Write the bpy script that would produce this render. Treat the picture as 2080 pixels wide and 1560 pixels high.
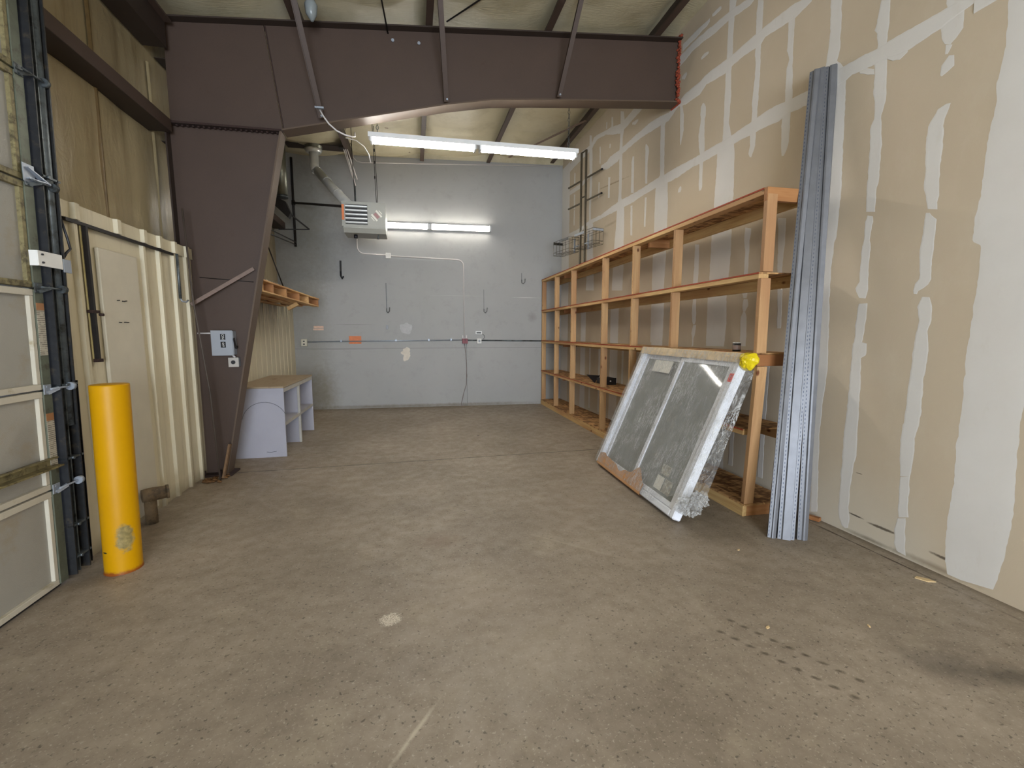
import bpy, math, random
from mathutils import Vector, Matrix, noise
random.seed(7)
C = bpy.context.scene.collection
for o in list(bpy.data.objects): bpy.data.objects.remove(o)

# ---------------------------------------------------------------- camera, light, exposure
SC = bpy.context.scene
F_PX, CAM_H = 912.0, 1.52
pitch = math.atan(104 / F_PX); yaw = math.atan(200 * math.cos(pitch) / F_PX)
cam = bpy.data.cameras.new('camera'); camo = bpy.data.objects.new('camera', cam); C.objects.link(camo)
cam.sensor_fit = 'HORIZONTAL'; cam.sensor_width = 36; cam.lens = 36 * F_PX / 2080; cam.clip_start = 0.05
camo.location = (0, 0, CAM_H)
camo.rotation_euler = (math.pi / 2 - pitch, 0, -yaw)
SC.camera = camo
W = bpy.data.worlds.new('world'); SC.world = W; W.use_nodes = True
W.node_tree.nodes['Background'].inputs[0].default_value = (0.62, 0.74, 1.0, 1)
W.node_tree.nodes['Background'].inputs[1].default_value = 1.0
SC.view_settings.view_transform = 'Standard'; SC.view_settings.look = 'None'
SC.view_settings.exposure = 1.42; SC.view_settings.gamma = 1.0; SC.view_settings.use_curve_mapping = False
TUBE = 29.0          # emission of the fluorescent tubes
def area(name, loc, rot, sx, sy, power, col):
    l = bpy.data.lights.new(name, 'AREA'); l.shape = 'RECTANGLE'; l.size = sx; l.size_y = sy
    l.energy = power; l.color = col
    o = bpy.data.objects.new(name, l); C.objects.link(o); o.location = loc; o.rotation_euler = rot
# daylight through the open doorway in the wall behind the camera
area('daylight', (0.3, -5.95, 1.45), (math.radians(90), 0, 0), 3.6, 2.7, 300, (0.80, 0.89, 1.0))

# ---------------------------------------------------------------- helpers
ORG = {}
def tag(o, label=None, cat=None, group=None, kind=None):
    if label: o['label'] = label
    if cat: o['category'] = cat
    if group: o['group'] = group
    if kind: o['kind'] = kind
    return o
def thing(name, label, cat, loc, group=None, kind=None):
    o = bpy.data.objects.new(name, None); C.objects.link(o); o.location = loc; ORG[o.name] = Vector(loc)
    o.empty_display_size = .1
    return tag(o, label, cat, group, kind)
def rotz(a): return Matrix.Rotation(a, 3, 'Z')
class MB:
    def __init__(s): s.v = []; s.f = []; s.sm = []
    def add(s, vs, fs, smooth=False):
        b = len(s.v); s.v += [Vector(v) for v in vs]
        for f in fs: s.f.append([b + i for i in f]); s.sm.append(smooth)
        return s
    def box(s, lo, hi, bevel=0):
        x0, y0, z0 = lo; x1, y1, z1 = hi
        if bevel <= 0:
            return s.add([(x0,y0,z0),(x1,y0,z0),(x1,y1,z0),(x0,y1,z0),(x0,y0,z1),(x1,y0,z1),(x1,y1,z1),(x0,y1,z1)],
                     [(0,3,2,1),(4,5,6,7),(0,1,5,4),(1,2,6,5),(2,3,7,6),(3,0,4,7)])
        b = bevel; vs = []
        for sx in (0,1):
            for sy in (0,1):
                for sz in (0,1):
                    X=(x0,x1)[sx]; Y=(y0,y1)[sy]; Z=(z0,z1)[sz]; dx=b*(1-2*sx); dy=b*(1-2*sy); dz=b*(1-2*sz)
                    vs += [(X,Y+dy,Z+dz),(X+dx,Y,Z+dz),(X+dx,Y+dy,Z)]
        i=lambda a,c,d,k:(a*4+c*2+d)*3+k
        fs=[(i(0,0,0,0),i(0,0,1,0),i(0,1,1,0),i(0,1,0,0)),(i(1,0,0,0),i(1,1,0,0),i(1,1,1,0),i(1,0,1,0)),
            (i(0,0,0,1),i(1,0,0,1),i(1,0,1,1),i(0,0,1,1)),(i(0,1,0,1),i(0,1,1,1),i(1,1,1,1),i(1,1,0,1)),
            (i(0,0,0,2),i(0,1,0,2),i(1,1,0,2),i(1,0,0,2)),(i(0,0,1,2),i(1,0,1,2),i(1,1,1,2),i(0,1,1,2))]
        for a in (0,1):
            for c in (0,1):
                fs.append((i(a,c,0,0),i(a,c,0,1),i(a,c,1,1),i(a,c,1,0)))
                fs.append((i(a,0,c,0),i(a,0,c,2),i(a,1,c,2),i(a,1,c,0)))
                fs.append((i(0,a,c,1),i(0,a,c,2),i(1,a,c,2),i(1,a,c,1)))
                for d in (0,1): fs.append((i(a,c,d,0),i(a,c,d,1),i(a,c,d,2)))
        return s.add(vs, fs)
    def bar(s, p, q, w, h, up=(0,0,1)):
        "rectangular bar from p to q, w across, h along up"
        p=Vector(p); q=Vector(q); a=(q-p).normalized(); up=Vector(up)
        r=a.cross(up)
        if r.length<1e-4: r=a.cross(Vector((1,0,0)))
        r.normalize(); u=r.cross(a).normalized(); r*=w/2; u*=h/2
        return s.add([p-r-u,p+r-u,p+r+u,p-r+u,q-r-u,q+r-u,q+r+u,q-r+u],[(0,1,2,3),(7,6,5,4),(0,4,5,1),(1,5,6,2),(2,6,7,3),(3,7,4,0)])
    def tube(s, pts, r, n=10, cap=True):
        pts=[Vector(p) for p in pts]; rs=r if isinstance(r,(list,tuple)) else [r]*len(pts)
        vs=[]; prev=None
        for k,p in enumerate(pts):
            t=(pts[min(k+1,len(pts)-1)]-pts[max(k-1,0)]).normalized()
            if prev is None:
                a=Vector((0,0,1)) if abs(t.z)<.9 else Vector((1,0,0)); u=t.cross(a).normalized()
            else: u=(prev-t*prev.dot(t)).normalized()
            prev=u; w=t.cross(u)
            for i in range(n):
                an=2*math.pi*i/n; vs.append(p+(u*math.cos(an)+w*math.sin(an))*rs[k])
        fs=[]
        for k in range(len(pts)-1):
            for i in range(n):
                j=(i+1)%n; fs.append((k*n+i,k*n+j,(k+1)*n+j,(k+1)*n+i))
        s.add(vs,fs,True)
        if cap:
            b=len(s.v)-len(vs); s.f.append([b+i for i in range(n)][::-1]); s.f.append([b+(len(pts)-1)*n+i for i in range(n)]); s.sm+=[False,False]
        return s
    def prism(s, poly, fn, d0, d1):
        "poly: list of 2D points; fn(a,b,d)->3D"
        n=len(poly); vs=[fn(a,b,d0) for a,b in poly]+[fn(a,b,d1) for a,b in poly]
        return s.add(vs,[tuple(range(n))[::-1],tuple(range(n,2*n))]+[(i,(i+1)%n,n+(i+1)%n,n+i) for i in range(n)])
    def grid(s, fn, nu, nv, smooth=True):
        vs=[fn(i/nu,j/nv) for j in range(nv+1) for i in range(nu+1)]
        return s.add(vs,[(j*(nu+1)+i,j*(nu+1)+i+1,(j+1)*(nu+1)+i+1,(j+1)*(nu+1)+i) for j in range(nv) for i in range(nu)],smooth)
    def build(s, name, m, parent=None, loc=None):
        me=bpy.data.meshes.new(name)
        org=ORG[parent.name] if parent is not None and parent.name in ORG else Vector(loc or (0,0,0))
        me.from_pydata([v-org for v in s.v],[],s.f); me.update()
        me.polygons.foreach_set('use_smooth',s.sm)
        me.materials.append(m)
        import bmesh as _b
        bm=_b.new(); bm.from_mesh(me); _b.ops.recalc_face_normals(bm,faces=bm.faces); bm.to_mesh(me); bm.free()
        o=bpy.data.objects.new(name,me); C.objects.link(o)
        if parent is not None: o.parent=parent
        else: o.location=org
        ORG[o.name]=org
        return o
def B(lo,hi,bev=0): return MB().box(lo,hi,bev)

# skewed room: walls are not quite square
XR = lambda y: 3.27 - .0215*y
XL = lambda y: -2.10 - .014*y            # inner face of the liner panels / door plane
YB = lambda x: 9.362 - .05*x
YC = lambda x: 5.30 - .0185*(x+2.25)     # plane of the steel frame
ZR = lambda x,y: 4.5 + .081*(x+2.25) + max(0,(y-5.3))/4*(.19-.034*(x+2.25))   # top of rafter / bottom of purlins

# ---------------------------------------------------------------- materials
def lin(c): return tuple((v/255/12.92 if v/255<=.04045 else ((v/255+.055)/1.055)**2.4) for v in c)+(1,)
MATS={}
class NT:
    def __init__(s, name):
        s.m=bpy.data.materials.new(name); s.m.use_nodes=True; s.t=s.m.node_tree; s.n=s.t.nodes; s.l=s.t.links
        s.nc={}; s.b=s.n['Principled BSDF']; s.co=s.n.new('ShaderNodeTexCoord')
    def link(s,a,b): s.l.new(a,b)
    def val(s,v,node,i):
        if isinstance(v,(int,float)): node.inputs[i].default_value=v
        elif isinstance(v,tuple): node.inputs[i].default_value=v
        else: s.link(v,node.inputs[i])
    def mp(s,scale=(1,1,1),loc=(0,0,0),rot=(0,0,0),src=None):
        n=s.n.new('ShaderNodeMapping'); n.inputs['Scale'].default_value=scale; n.inputs['Location'].default_value=loc; n.inputs['Rotation'].default_value=rot
        s.link(src or s.co.outputs['Object'],n.inputs[0]); return n.outputs[0]
    def noise(s,scale=5,detail=4,rough=.55,vec=None,dist=0):
        n=s.n.new('ShaderNodeTexNoise'); n.inputs['Scale'].default_value=scale; n.inputs['Detail'].default_value=detail; n.inputs['Roughness'].default_value=rough; n.inputs['Distortion'].default_value=dist
        s.link(vec or s.co.outputs['Object'],n.inputs['Vector']); return n.outputs['Fac']
    def vor(s,scale=5,vec=None,feature='F1',out='Distance'):
        n=s.n.new('ShaderNodeTexVoronoi'); n.feature=feature; n.inputs['Scale'].default_value=scale
        s.link(vec or s.co.outputs['Object'],n.inputs['Vector']); return n.outputs[out]
    def ramp(s,fac,stops):
        n=s.n.new('ShaderNodeValToRGB'); e=n.color_ramp.elements
        while len(e)<len(stops): e.new(.5)
        for k,(p,c) in enumerate(stops):
            e[k].position=p; e[k].color=c if isinstance(c,tuple) else (c,c,c,1)
        s.link(fac,n.inputs[0]); return n.outputs[0]
    def mix(s,f,a,b,mode='MIX'):
        n=s.n.new('ShaderNodeMix'); n.data_type='RGBA'; n.blend_type=mode
        s.val(f,n,0); s.val(a,n,6); s.val(b,n,7); return n.outputs[2]
    def math(s,op,a,b=0.0,c=None):
        n=s.n.new('ShaderNodeMath'); n.operation=op; s.val(a,n,0); s.val(b,n,1)
        if c is not None: s.val(c,n,2)
        return n.outputs[0]
    def sep(s,vec=None):
        n=s.n.new('ShaderNodeSeparateXYZ'); s.link(vec or s.co.outputs['Object'],n.inputs[0]); return n.outputs
    def bump(s,h,strength=.3,dist=.01):
        n=s.n.new('ShaderNodeBump'); n.inputs['Strength'].default_value=strength; n.inputs['Distance'].default_value=dist
        s.link(h,n.inputs['Height']); s.link(n.outputs[0],s.b.inputs['Normal'])
    def cn(s,nz):
        if nz not in s.nc: s.nc[nz]=s.noise(nz,5,.7)
        return s.nc[nz]
    def blob(s,c,r,ang=0,edge=.35,nz=14,namp=.5,vec=None):
        "mask: ellipse at c with radii r (world/object units), ragged edge"
        v=s.mp(loc=tuple(-x for x in c),src=vec)
        v=s.mp(rot=(0,0,-ang),src=v); v=s.mp(scale=tuple(1/x for x in r),src=v)
        n=s.n.new('ShaderNodeVectorMath'); n.operation='LENGTH'; s.link(v,n.inputs[0])
        d=s.math('ADD',n.outputs['Value'],s.math('MULTIPLY',s.math('SUBTRACT',s.cn(nz),.5),namp*2))
        mr=s.n.new('ShaderNodeMapRange'); mr.inputs['From Min'].default_value=1; mr.inputs['From Max'].default_value=1-edge
        s.link(d,mr.inputs['Value']); return mr.outputs[0]
    def col(s,c): s.val(c,s.b,'Base Color')
    def set(s,rough=.6,metal=0,spec=.5):
        s.val(rough,s.b,'Roughness'); s.val(metal,s.b,'Metallic'); s.b.inputs['Specular IOR Level'].default_value=spec; return s.m
def simple(name,rgb,rough=.6,metal=0,var=.08,scale=6,bump=.0,bscale=60,spec=.4,dirt=None,dscale=3,dthr=.6):
    t=NT(name); c=lin(rgb)
    dk=tuple(x*(1-var*2) for x in c[:3])+(1,); lt=tuple(min(1,x*(1+var*2)) for x in c[:3])+(1,)
    base=t.mix(t.noise(scale),dk,lt)
    if dirt: base=t.mix(t.ramp(t.noise(dscale,6,.7),[(dthr,0.),(min(1,dthr+.12),.8)]),base,lin(dirt))
    t.col(base)
    if bump: t.bump(t.noise(bscale,3),bump)
    return t.set(rough,metal,spec)
def wood(name,axis,a=(178,140,90),b=(206,174,120),red=(162,116,74)):
    t=NT(name); sc=[14,14,14]; sc[axis]=.8
    v=t.mp(scale=tuple(sc)); n1=t.noise(3,5,.6,v,.6)
    base=t.mix(t.ramp(n1,[(.3,0.),(.7,1.)]),lin(a),lin(b))
    sc2=[1.2,1.2,1.2]; sc2[axis]=.35
    base=t.mix(t.ramp(t.noise(2,2,.5,t.mp(scale=tuple(sc2))),[(.45,0.),(.62,.75)]),base,lin(red))
    sk=[7,7,7]; sk[axis]=4.2
    kn=t.ramp(t.vor(1,t.mp(scale=tuple(sk))),[(.06,1.),(.13,0.)])
    base=t.mix(kn,base,lin((96,54,30)))
    t.col(base); t.bump(n1,.12,.004); return t.set(.65,0,.3)
WY,WZ,WX=wood('lumber_y',1),wood('lumber_z',2,(166,128,88),(190,154,108),(150,108,74)),wood('lumber_x',0,(150,102,60),(172,124,80),(130,82,46))
WP=wood('pallet_wood',1,(186,144,92),(208,170,116),(160,112,66))
def osb():
    t=NT('osb'); v=t.mp(scale=(7,20,7),rot=(0,0,.5)); v2=t.mp(scale=(18,6,7),rot=(0,0,.9))
    a=t.vor(1.6,v,out='Color'); b=t.vor(1.4,v2,out='Color')
    f=t.math('MULTIPLY_ADD',t.sep(a)[0],.5,t.math('MULTIPLY',t.sep(b)[1],.5))
    t.col(t.mix(t.ramp(f,[(.25,0.),(.75,1.)]),lin((108,72,40)),lin((190,148,98)))); t.bump(f,.3,.004); return t.set(.7,0,.3)
OSB=osb()
OSBE=simple('osb_edge_red',(150,62,34),.8,var=.2,scale=40)
def floor_mat():
    t=NT('concrete_floor')
    n1=t.noise(1.1,6,.6); n2=t.noise(9,6,.7); n3=t.noise(70,4,.7)
    base=t.mix(t.ramp(n1,[(.32,0.),(.68,1.)]),lin((126,114,99)),lin((156,143,127)))
    base=t.mix(t.ramp(n2,[(.4,0.),(.75,.55)]),base,lin((104,93,77)))
    base=t.mix(t.ramp(t.noise(3.1,5,.65,t.mp(loc=(7,3,0))),[(.56,0.),(.72,.45)]),base,lin((166,154,134)))
    base=t.mix(t.ramp(n3,[(.57,0.),(.70,.75)]),base,lin((184,173,156)))
    base=t.mix(t.ramp(t.noise(45,3,.6,t.mp(loc=(3,1,0))),[(.61,0.),(.68,.75)]),base,lin((70,62,51)))
    # fine scratches running across the slab
    base=t.mix(t.ramp(t.noise(10,5,.7,t.mp(scale=(.8,5,1),rot=(0,0,.25))),[(.63,0.),(.72,.28)]),base,lin((172,158,134)))
    def st(c,r,a,col,s=1.,**k):
        nonlocal base
        base=t.mix(t.math('MULTIPLY',t.blob((c[0],c[1],0),(r[0],r[1],1),a,**k),s),base,lin(col))
    # brown dirt along walls and corners
    st((-2.0,5.4),(.7,1.1),0,(98,80,54),.6,edge=.9); st((-.3,9.35),(2.6,.45),-.05,(104,86,60),.55,edge=.9)
    st((-2.0,3.9),(.32,1.1),0,(92,76,54),.6,edge=.9); st((-1.2,7.8),(1.2,1.6),0,(112,96,70),.4,edge=1.)
    st((2.36,1.42),(.26,.14),-.5,(70,64,56),.6,edge=1.); st((2.6,1.3),(.2,.1),-.5,(66,60,52),.6,edge=.8)
    pm=t.math('MULTIPLY',t.blob((-.158,2.326,0),(.062,.058,1),.1,nz=60,namp=.9,edge=.3),t.ramp(t.noise(130,3,.8),[(.44,0.),(.52,1.)]))
    base=t.mix(pm,base,lin((214,204,186)))
    st((.5,1.9),(.6,.35),.4,(164,152,136),.45,edge=1.,namp=.8)
    st((3.3,3.0),(.16,9.),.0215,(98,86,68),.6,edge=.3,namp=.1)
    st((-.045,1.58),(.013,.22),-.62,(188,176,156),.75,edge=.8,nz=24,namp=.8)
    st((1.1,2.9),(.5,.02),-.75,(170,158,138),.5,edge=.9)
    st((.15,3.2),(.22,.16),0,(116,92,70),.45,edge=.9); st((.35,2.4),(.8,.5),0,(158,142,124),.3,edge=1.)
    random.seed(3)
    for k in range(9):      # old tyre prints
        f=k/8
        for side in (0,1):
            st((1.50+.17*f*1.6+side*.11,1.86-.48*f+side*.07),(.027,.015),-.75,(78,68,54),.85,edge=.7,nz=50,namp=.8)
    # expansion joint in front of the right wall, control joint across the slab
    x,y,z=t.sep()
    dj=t.math('ABSOLUTE',t.math('SUBTRACT',t.math('ADD',x,t.math('MULTIPLY',y,.0215)),3.155))
    dj=t.math('ADD',dj,t.math('MULTIPLY',t.math('SUBTRACT',t.noise(7,3),.5),.02))
    j1=t.ramp(dj,[(.004,1.),(.010,0.)])
    base=t.mix(t.math('MULTIPLY',j1,t.ramp(t.noise(2.5,2),[(.42,.15),(.55,1.)])),base,lin((62,46,32)))
    dc=t.math('ABSOLUTE',t.math('SUBTRACT',t.math('SUBTRACT',y,t.math('MULTIPLY',x,.023)),5.34))
    dc=t.math('ADD',dc,t.math('MULTIPLY',t.math('SUBTRACT',t.noise(5,2),.5),.015))
    j2=t.ramp(dc,[(.005,1.),(.013,0.)])
    j2=t.math('MULTIPLY',j2,t.ramp(x,[(.0,0.),(.15,1.)]) if False else 1.0)
    base=t.mix(j2,base,lin((60,50,38)))
    t.col(base)
    h=t.math('SUBTRACT',t.math('ADD',t.math('MULTIPLY',n2,.15),t.math('MULTIPLY',n3,.35)),t.math('ADD',j1,j2))
    t.bump(h,.18,.005)
    t.set(t.ramp(n2,[(.3,.42),(.7,.68)]),0,.45); return t.m
FLOOR=floor_mat()
def drywall():
    t=NT('drywall_paper')
    base=t.mix(t.noise(1.3,4,.6),lin((184,168,145)),lin((196,182,160)))
    base=t.mix(t.ramp(t.noise(4,6,.7,t.mp(scale=(1,1,.5))),[(.52,0.),(.75,.4)]),base,lin((200,188,168)))
    # whitish (primed) low zone near the floor, thin haze of compound dust
    x,y,z=t.sep()
    low=t.ramp(t.math('ADD',z,t.math('MULTIPLY',t.math('SUBTRACT',t.noise(2,4),.5),.5)),[(.0,.8),(.55,0.)])
    ym=t.ramp(t.math('DIVIDE',y,4),[(.5,0.),(.56,1.)])
    base=t.mix(t.math('MULTIPLY',low,ym),base,lin((200,192,176)))
    def st(yc,zc,ry,rz,a,col,s=1.,**k):
        nonlocal base
        v=t.mp(rot=(0,math.radians(90),0))
        cz=t.n.new('ShaderNodeCombineXYZ'); t.link(y,cz.inputs[0]); t.link(z,cz.inputs[1])
        base=t.mix(t.math('MULTIPLY',t.blob((yc,zc,0),(ry,rz,1),a,vec=cz.outputs[0],**k),s),base,lin(col))
    st(2.62,.155,.07,.008,.05,(70,62,54),.9,edge=.5,nz=30); st(2.42,.14,.13,.012,.0,(86,76,64),.9,edge=.5,nz=30)
    st(2.04,.11,.09,.012,.05,(86,76,64),.9,edge=.5,nz=30); st(2.62,.48,.03,.004,0,(60,54,50),.8,edge=.5,nz=30)
    st(2.1,.03,.3,.03,0,(120,104,84),.6,edge=.9); st(2.5,.02,.25,.02,0,(90,78,60),.6,edge=.9)
    st(6.9,3.86,.7,.015,.12,(126,104,74),.7,edge=.9); st(6.9,3.25,.3,.03,.0,(150,134,110),.6,edge=.9)
    t.col(base); t.bump(t.noise(120,2),.04); return t.set(.85,0,.2)
DRY=drywall()
def mud():
    t=NT('joint_compound')
    base=t.mix(t.noise(2.2,5,.6),lin((202,197,190)),lin((216,213,208)))
    base=t.mix(t.ramp(t.noise(9,5,.7,t.mp(scale=(1,1,.3))),[(.6,0.),(.8,.35)]),base,lin((190,180,164)))
    t.col(base); t.bump(t.noise(14,5,.6),.12,.004); return t.set(.8,0,.2)
MUD=mud()
def backwall():
    t=NT('grey_painted_panel')
    base=t.mix(t.noise(.9,4,.6),lin((150,150,147)),lin((164,163,160)))
    x,y,z=t.sep()
    base=t.mix(t.ramp(t.noise(5,6,.7),[(.55,0.),(.8,.3)]),base,lin((120,118,114)))
    cz=t.n.new('ShaderNodeCombineXYZ'); t.link(x,cz.inputs[0]); t.link(z,cz.inputs[1]); cv=cz.outputs[0]
    def st(xc,zc,rx,rz,a,col,s=1.,**k):
        nonlocal base
        base=t.mix(t.math('MULTIPLY',t.blob((xc,zc,0),(rx,rz,1),a,vec=cv,**k),s),base,lin(col))
    st(-1.75,.25,.35,.75,0,(116,106,86),.7,edge=1.); st(-1.9,1.2,.4,1.6,0,(126,122,110),.5,edge=1.)
    st(-.5,.03,2.2,.05,0,(104,92,72),.7,edge=.9); st(1.3,.03,1.6,.05,0,(104,92,72),.6,edge=.9)
    st(-1.9,3.6,.7,1.6,0,(112,108,92),.55,edge=1.)
    st(-1.15,1.68,.45,.006,0,(92,90,88),.8,edge=.8,nz=8); st(-1.5,1.19,.9,.005,0,(96,94,92),.7,edge=.8,nz=4)
    st(1.0,2.27,.7,.006,0,(178,176,172),.7,edge=.8,nz=6); st(2.3,2.25,.35,.007,0,(206,204,200),.8,edge=.8,nz=6)
    st(2.45,1.85,.12,.12,0,(126,122,118),.6,edge=.9)
    for zc in (1.21,): 
        d=t.math('ABSOLUTE',t.math('SUBTRACT',z,zc)); base=t.mix(t.ramp(d,[(.003,.5),(.008,0.)]),base,lin((104,104,104)))
    t.col(base); t.bump(t.noise(40,3),.05); return t.set(.6,0,.35)
GREY=backwall()
def insul(name,a,b,c,rough=.38,vert=False):
    t=NT(name)
    base=t.mix(t.noise(1.4,5,.6),lin(a),lin(b))
    sc=(3,3,.35) if vert else (1,1,1)
    base=t.mix(t.ramp(t.noise(2.2,6,.7,t.mp(scale=sc)),[(.5,0.),(.75,.7)]),base,lin(c))
    t.col(base)
    h=t.noise(5,5,.6,t.mp(scale=(1.6,1.6,.7) if vert else (1,6,1),rot=(0,0,.2)),1.2); t.bump(h,.30 if vert else .25,.02)
    return t.set(rough,0,.5)
INS=insul('vinyl_roof_insulation',(178,168,136),(194,185,158),(150,137,102))
INSW=insul('vinyl_wall_insulation',(146,131,96),(170,156,124),(104,84,50),.3,True)
def siding():
    t=NT('cream_liner_panel')
    base=t.mix(t.noise(1.5,4,.6),lin((188,178,148)),lin((206,196,170)))
    base=t.mix(t.ramp(t.noise(2.4,6,.75,t.mp(scale=(5,5,.5))),[(.52,0.),(.8,.6)]),base,lin((142,128,98)))
    x,y,z=t.sep()
    # dark run marks high on the panel behind the pallet shelf
    m=t.math('MULTIPLY',t.ramp(t.math('DIVIDE',t.math('ADD',y,4.0),10),[(.58,0.),(.62,1.)]),t.ramp(t.math('DIVIDE',z,3),[(.46,0.),(.66,1.)]))
    run=t.ramp(t.noise(3,5,.75,t.mp(scale=(6,6,.55))),[(.42,0.),(.62,1.)])
    base=t.mix(t.math('MULTIPLY',m,run),base,lin((86,80,66)))
    base=t.mix(t.math('MULTIPLY',t.ramp(t.math('ADD',z,t.math('MULTIPLY',t.noise(6,4),.15)),[(.06,1.),(.22,0.)]),.7),base,lin((104,88,62)))
    t.col(base); return t.set(.5,0,.4)
SIDING=siding()
def steel_paint(name,rgb,rust):
    t=NT(name)
    base=t.mix(t.noise(1.6,5,.6),lin(tuple(v*.9 for v in rgb)),lin(tuple(min(255,v*1.08) for v in rgb)))
    base=t.mix(t.ramp(t.noise(5,6,.75),[(.62,0.),(.78,.6)]),base,lin(rust))
    base=t.mix(t.ramp(t.noise(130,3,.6),[(.5,0.),(.7,.18)]),base,lin((40,32,28)))
    t.col(base); return t.set(.55,0,.35)
STEEL=steel_paint('brown_primer_steel',(72,57,48),(64,44,32))
STEELD=steel_paint('dark_primer_steel',(54,43,36),(56,36,24))
FLG=steel_paint('flange_steel',(88,72,58),(76,54,36))
RUST=simple('rusty_edge',(48,32,27),.85,var=.35,scale=60)
GALV=simple('galvanised_steel',(150,156,164),.42,.45,var=.10,scale=14,bump=.03)
STUDM=simple('stud_galvanised',(112,113,117),.48,.4,var=.12,scale=10)
GALVD=simple('dirty_galvanised_steel',(92,98,100),.42,.6,var=.25,scale=20,dirt=(52,50,44),dscale=9,dthr=.5)
DARKM=simple('dark_oily_steel',(34,34,34),.45,.2,var=.3,scale=25,dirt=(66,58,46),dscale=14,dthr=.55)
BLACKM=simple('black_iron',(34,30,28),.55,.2,var=.2,scale=30)
BRACE=simple('brown_iron_bar',(112,92,80),.6,0,var=.15,scale=30)
CHROME=simple('bright_duct_metal',(206,207,204),.28,.45,var=.06,scale=10,bump=.08,bscale=20)
DUCTD=simple('dull_duct_metal',(120,120,108),.4,.8,var=.15,scale=10)
WHITEP=simple('white_paint',(214,212,206),.5,0,var=.04)
WHITEM=simple('white_enamel',(216,216,214),.4,0,var=.02)
WIRE=simple('white_cable',(196,190,186),.5,0,var=.03)
BLK=simple('black_plastic',(26,26,30),.4,0,var=.1)
YEL=None
def yellow():
    t=NT('yellow_bollard_paint')
    base=t.mix(t.noise(3,4,.6),lin((176,126,0)),lin((190,140,0)))
    base=t.mix(t.ramp(t.noise(14,6,.7),[(.66,0.),(.78,.6)]),base,lin((190,140,20)))
    # bare patch and rusty foot
    base=t.mix(t.blob((.062,-.078,.235),(.06,.05,.10),0,nz=26,namp=.55,edge=.3),base,t.mix(t.noise(45,3),lin((66,58,34)),lin((170,150,96))))
    base=t.mix(t.blob((-.06,-.09,.15),(.02,.03,.006),0,nz=30,namp=.3),base,lin((50,44,26)))
    x,y,z=t.sep()
    base=t.mix(t.ramp(t.math('ADD',z,t.math('MULTIPLY',t.noise(25,4),.05)),[(.034,1.),(.055,0.)]),base,lin((128,66,22)))
    t.col(base); t.bump(t.noise(9,4),.08,.01); return t.set(.42,0,.18)
YELLOW=yellow()
DOORP=simple('door_panel_grey',(146,142,132),.6,0,var=.05,scale=3,dirt=(140,130,112),dscale=2.5,dthr=.55,bump=.12,bscale=180)
DOORR=simple('door_rail_cream',(184,177,160),.5,0,var=.06,dirt=(150,136,104),dscale=7,dthr=.58)
DOORD=simple('dirty_door_strut',(122,112,78),.6,.1,var=.3,scale=30,dirt=(60,52,34),dscale=18,dthr=.5)
STILE=simple('green_grey_end_stile',(92,96,82),.5,.3,var=.2,scale=16,dirt=(66,60,46),dscale=10,dthr=.55)
PATCH=simple('pale_patch_panel',(188,180,160),.5,0,var=.05)
def label_mat(name,base_rgb,ink,n=26,head=None):
    t=NT(name); x,y,z=t.sep(t.co.outputs['Generated'])
    w=t.math('FRACT',t.math('MULTIPLY',z,n)); r=t.ramp(w,[(.5,0.),(.55,.75)])
    r=t.math('MULTIPLY',r,t.ramp(t.noise(40,2,.5),[(.4,.3),(.5,1.)]))
    b=t.mix(r,lin(base_rgb),lin(ink))
    if head: b=t.mix(t.ramp(z,[(.86,0.),(.865,1.)]),b,lin(head))
    t.col(b); return t.set(.6)
WARN=label_mat('warning_label',(176,168,150),(74,68,60),28,(150,104,66))
PAPER=simple('label_paper',(212,210,200),.7,0,var=.03)
PRINT=label_mat('printed_label',(206,202,186),(120,116,104),7)
GREYBOX=simple('grey_enclosure',(146,150,156),.5,0,var=.05)
GREYP=simple('grey_painted_ply',(156,154,162),.65,0,var=.06,scale=3)
DESKTOP=simple('worn_brown_top',(150,132,106),.7,0,var=.12,scale=4,dirt=(106,80,56),dscale=4,dthr=.55)
DESKF=simple('grey_ply_edge',(164,160,152),.7,0,var=.1)
HEATG=simple('heater_grey_enamel',(150,150,142),.45,0,var=.05)
ORANGE=simple('orange_rust_paint',(206,120,74),.6,0,var=.15,scale=20)
FOAM=simple('orange_fire_foam',(138,62,40),.9,0,var=.3,scale=40,bump=.6,bscale=60)
VINYL=simple('white_vinyl',(222,224,230),.35,0,var=.02)
CARD=simple('cardboard',(182,136,92),.8,0,var=.1,scale=8)
CARDL=simple('pale_wrapped_cardboard',(206,182,142),.4,0,var=.12,scale=14,bump=.5,bscale=25)
TAPEY=simple('yellow_tape',(214,190,20),.4,0,var=.1,bump=.5,bscale=18)
REDST=simple('red_sticker',(232,74,62),.6,0,var=.05)
INK=simple('black_ink',(20,20,22),.7,0,var=0)
REDINK=simple('dark_red_ink',(120,14,14),.7,0,var=0)
SLOT=simple('slot_shadow_metal',(70,76,92),.6,.3,var=.05)
def glass():
    t=NT('window_pane'); t.col(lin((146,147,142))); t.set(.05,0,.6)
    tr=t.n.new('ShaderNodeBsdfTransparent'); tr.inputs[0].default_value=(.75,.78,.78,1)
    mx=t.n.new('ShaderNodeMixShader'); mx.inputs[0].default_value=.80
    t.link(tr.outputs[0],mx.inputs[1]); t.link(t.b.outputs[0],mx.inputs[2]); t.link(mx.outputs[0],t.n['Material Output'].inputs[0])
    return t.m
GLASS=glass()
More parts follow.
